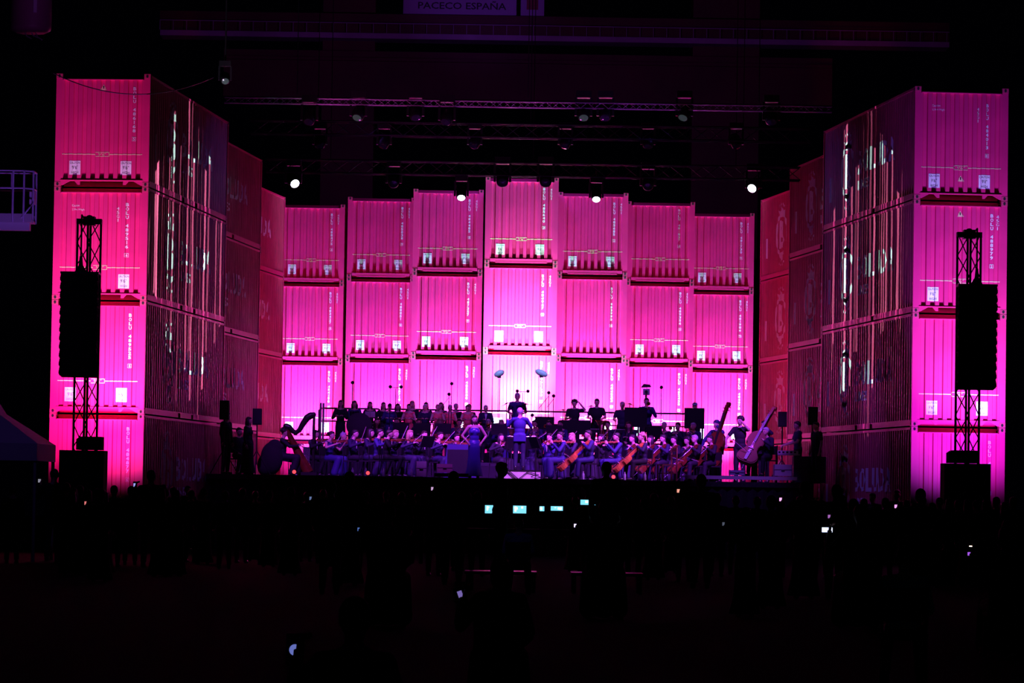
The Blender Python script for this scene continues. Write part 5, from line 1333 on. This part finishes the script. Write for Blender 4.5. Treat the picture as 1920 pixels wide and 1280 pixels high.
PH = [(161, 943, 66, (1, .25, .25), 1.3, 'red glowing phone low before the left tower', 0), (253, 909, 79, (.35, .4, 1), 1.6, 'blue phone light at the right edge of the left stack', 0),
      (617, 917, 66, (.9, .85, 1), 4, 'white phone light below the left violins', 0), (583, 934, 60, (.3, .45, .9), .6, 'faint blue phone below the harp', 0), (673, 992, 46, (.15, .3, .9), .8, 'small blue phone in the middle left of the crowd', 0),
      (811, 916, 68, (.8, .5, .9), 1.2, 'lilac phone light below the flat black case', 0), (1079, 985, 50, (.7, .6, 1), 3, 'bright lilac phone right below the sound desk', 0), (1272, 920, 68, (1, .4, .3), 1.6, 'small orange red phone light below the honey chair', 0),
      (1464, 936, 62, (1, .45, 1), 2, 'pink phone light below the right riser end', 0), (1524, 941, 62, (1, .4, .35), 1.6, 'thin red phone light right of the pink one', 0), (1403, 961, 56, (.6, .7, 1), 2, 'small white blue phone light right of middle', 0),
      (1555, 968, 54, (.7, .25, .9), .8, 'dim violet phone above the wide white blue one', 0), (1551, 993, 48, (.55, .65, 1), 4, 'wide white blue phone in the right of the crowd', 2), (1680, 949, 60, (1, .4, 1), 1.8, 'square pink phone before the right wing wall', 0),
      (1820, 1026, 40, (1, .75, .65), 6, 'warm white phone flash in the right crowd', 0), (1817, 1038, 39.5, (.45, .12, .95), 1.4, 'violet phone display just under the warm flash', 0), (863, 1110, 27, (1, .6, .6), 2.2, 'tiny pinkish phone lamp in the lower middle', 0),
      (865, 1120, 26.9, (.35, .25, .8), .8, 'slanted violet phone display in the lower middle', 1), (553, 1218, 17, (.22, .28, .85), .9, 'round blue glow of a phone at the bottom left of middle', 3), (74, 901, 84, (.4, .4, .5), .9, 'faint point of light at the left tent', 0),
      (1357, 982, 52, (.3, .35, .5), .4, 'faint grey phone in the right middle', 0)]
def crowd(px, Y, z, deg, pose, sit, label, cloth=MATTE, scale=1.0, sex='m', hair='short', group_=True):
    hz = z + (1.2 if sit else 1.6)
    for q in PH:                                                    # nobody stands in front of a visible phone
        if group_ and q[2] > Y - .5 and abs(q[0] - px) < 2400 / Y + 4: px += (2400 / Y + 6) * (1 if px >= q[0] else -1)
    x = atx(px, Y, hz)
    P = person(x, Y, z, rad(deg), pose, sit, sex, hair, 'shirt' if sex == 'm' else 'sleeves', label, cloth, group='people of the dark crowd', scale=scale, voxel=.02)
    if sit: chair(x, Y, z, rad(deg), 'black chair under a spectator of the dark crowd', group='chairs of the crowd')
    return P
DRK = mat('dark crowd cloth', (.012, .011, .015), .9)
crowd(939, 63.2, .35, 110, 'down', False, 'dark sound engineer with broad shoulders, his head before the left of the podium', DRK, 1.04, group_=False)
crowd(1137, 63.6, .35, 184, 'down', False, 'dark standing man, his head rising before the front cellists', DRK, 1.06, group_=False)
crowd(973, 61.6, 0, 178, 'lap', True, 'seated engineer in a faint blue shirt below the brightest screen', mat('light blue engineer shirt', (.2, .25, .7), .7), .93, group_=False)
spot((-.6, 59.5, 2.6), (.15, 61.6, .9), (0.25, 0.2, 1.0), 1.2, 40, 0.8, 0.1)
for px, a in ((939, 'left'), (1137, 'right')):
    x = atx(px, 63.3, .3); t = empty('wooden_platform', (x, 63.2, 0), 0, f'low dark platform under the {a} standing man at the sound desk', 'platform')
    MB().box((-.6, -.5, .30), (.6, .6, .35)).build('top', DECK, t)
    for sx in (-.55, .55):
        for sy in (-.45, .55): MB().box((sx - .03, sy - .03, 0), (sx + .03, sy + .03, .3)).build('leg', BLACK, t)
# standing spectators whose heads show before the lit stacks
k = 0
for px in (60, 88, 118, 150, 182, 214, 246, 274, 306):
    crowd(px, R.uniform(77, 81), 0, 180 + R.uniform(-20, 20), 'down', False, 'dark standing spectator silhouetted before the left front stack', DRK, R.uniform(.93, 1.0), 'm', 'short')
for px in (100, 135, 165, 196, 230, 262, 290):
    crowd(px, R.uniform(70, 75), 0, 180 + R.uniform(-20, 20), 'down', False, 'dark standing spectator silhouetted before the left front stack', DRK, R.uniform(.90, .98), 'f', 'long')
for px in (1345, 1380, 1420, 1460, 1500, 1540, 1580, 1620, 1660, 1700, 1730, 1762, 1796, 1830, 1868, 1900):
    crowd(px, R.uniform(77, 81), 0, 180 + R.uniform(-20, 20), 'down', False, 'dark standing spectator in the row before the right front stack and stage end', DRK, R.uniform(.93, 1.0), 'm', 'short')
for px in (1715, 1748, 1780, 1815, 1850, 1884):
    crowd(px, R.uniform(70, 75), 0, 180 + R.uniform(-20, 20), 'down', False, 'dark standing spectator in the row before the right front stack and stage end', DRK, R.uniform(.90, .98), 'f', 'long')
for i in range(34):
    px = 330 + i * 30 + R.uniform(-8, 8)
    if abs(px - 935) < 30 or abs(px - 1137) < 25 or 900 < px < 1070: continue
    crowd(px, R.uniform(72, 90), 0, 180 + R.uniform(-15, 15), 'down', False, 'dark standing spectator in the row along the stage front', DRK, R.uniform(.92, .98), R.choice('mf'), 'short')
# spectators with glowing phones: (pixel, depth, colour, brightness, size)
for i, (px, py, Y, c, e, lb, shp) in enumerate(PH):
    p = at(px, py, Y); pm = mat(f'phone glow tone {i}', c, .3, emit=e * .6, ecol=c)
    w_, h = {0: (.075, .06), 1: (.05, .10), 2: (.2, .06), 3: (.05, .05)}[shp]
    k_ = Y / 66
    if shp == 0: w_, h = w_ * max(k_, .55) , h * max(k_, .55)
    t = empty('mobile_phone', p, R.uniform(-.3, .3), lb, 'phone', 'phones glowing in the crowd')
    if shp == 1: t.rotation_euler = (0, rad(-20), 0)
    MB().box((-.04, 0, -.075), (.04, .009, .075)).build('phone_case', BLACK, t)
    if shp == 3: MB().tube((0, -.001, 0), (0, -.004, 0), .026, n=18).build('display', pm, t)
    else: MB().box((-w_ / 2 * .68, -.002, -h / 2), (w_ / 2 * .68, 0, h / 2)).build('display', pm, t)
    z0 = 0
    sit = p.z < 1.24
    hand = Vector((.10, -.40, 1.05)) if sit else Vector((.10, -.40, 1.48))
    if p.z > .55:
        zz = p.z - hand.z; sc_ = 1.0
        if True:
            sc_ = min(max(.7, p.z / hand.z), 1.17)
            # spectator behind the phone: facing the stage, phone at arm's length ahead
            P = person(p.x + .33 * sc_, p.y - .40 * sc_, 0, PI, 'phone', sit, 'm' if i % 2 else 'f', 'short', 'shirt' if i % 2 else 'sleeves', 'dark spectator holding the ' + lb, DRK, scale=sc_, group='people of the dark crowd', voxel=.02)
            if sit: chair(P.location.x, P.location.y, P.location.z, PI, 'black chair under a spectator of the dark crowd', group='chairs of the crowd').scale = (sc_,) * 3
# pale shirted spectators at the lower right
crowd(1890, 30, 0, 170, 'lap', True, 'spectator in a faint grey blue shirt at the lower right edge', mat('pale grey blue shirt', (.35, .45, .55), .8), .9)
spot((5.2, 26.5, 2.8), (4.1, 30.0, .8), (0.4, 0.7, 1.0), 1.6, 45, 1.0, 0.2)  # added weak spot, no source there, makes the pale shirt visible
crowd(1775, 33, 0, 175, 'lap', True, 'dim spectator left of the pale shirt at lower right', mat('greyish shirt', (.2, .25, .25), .8), .9)
# tidy up the prototypes: they are all in use as the first of their kind
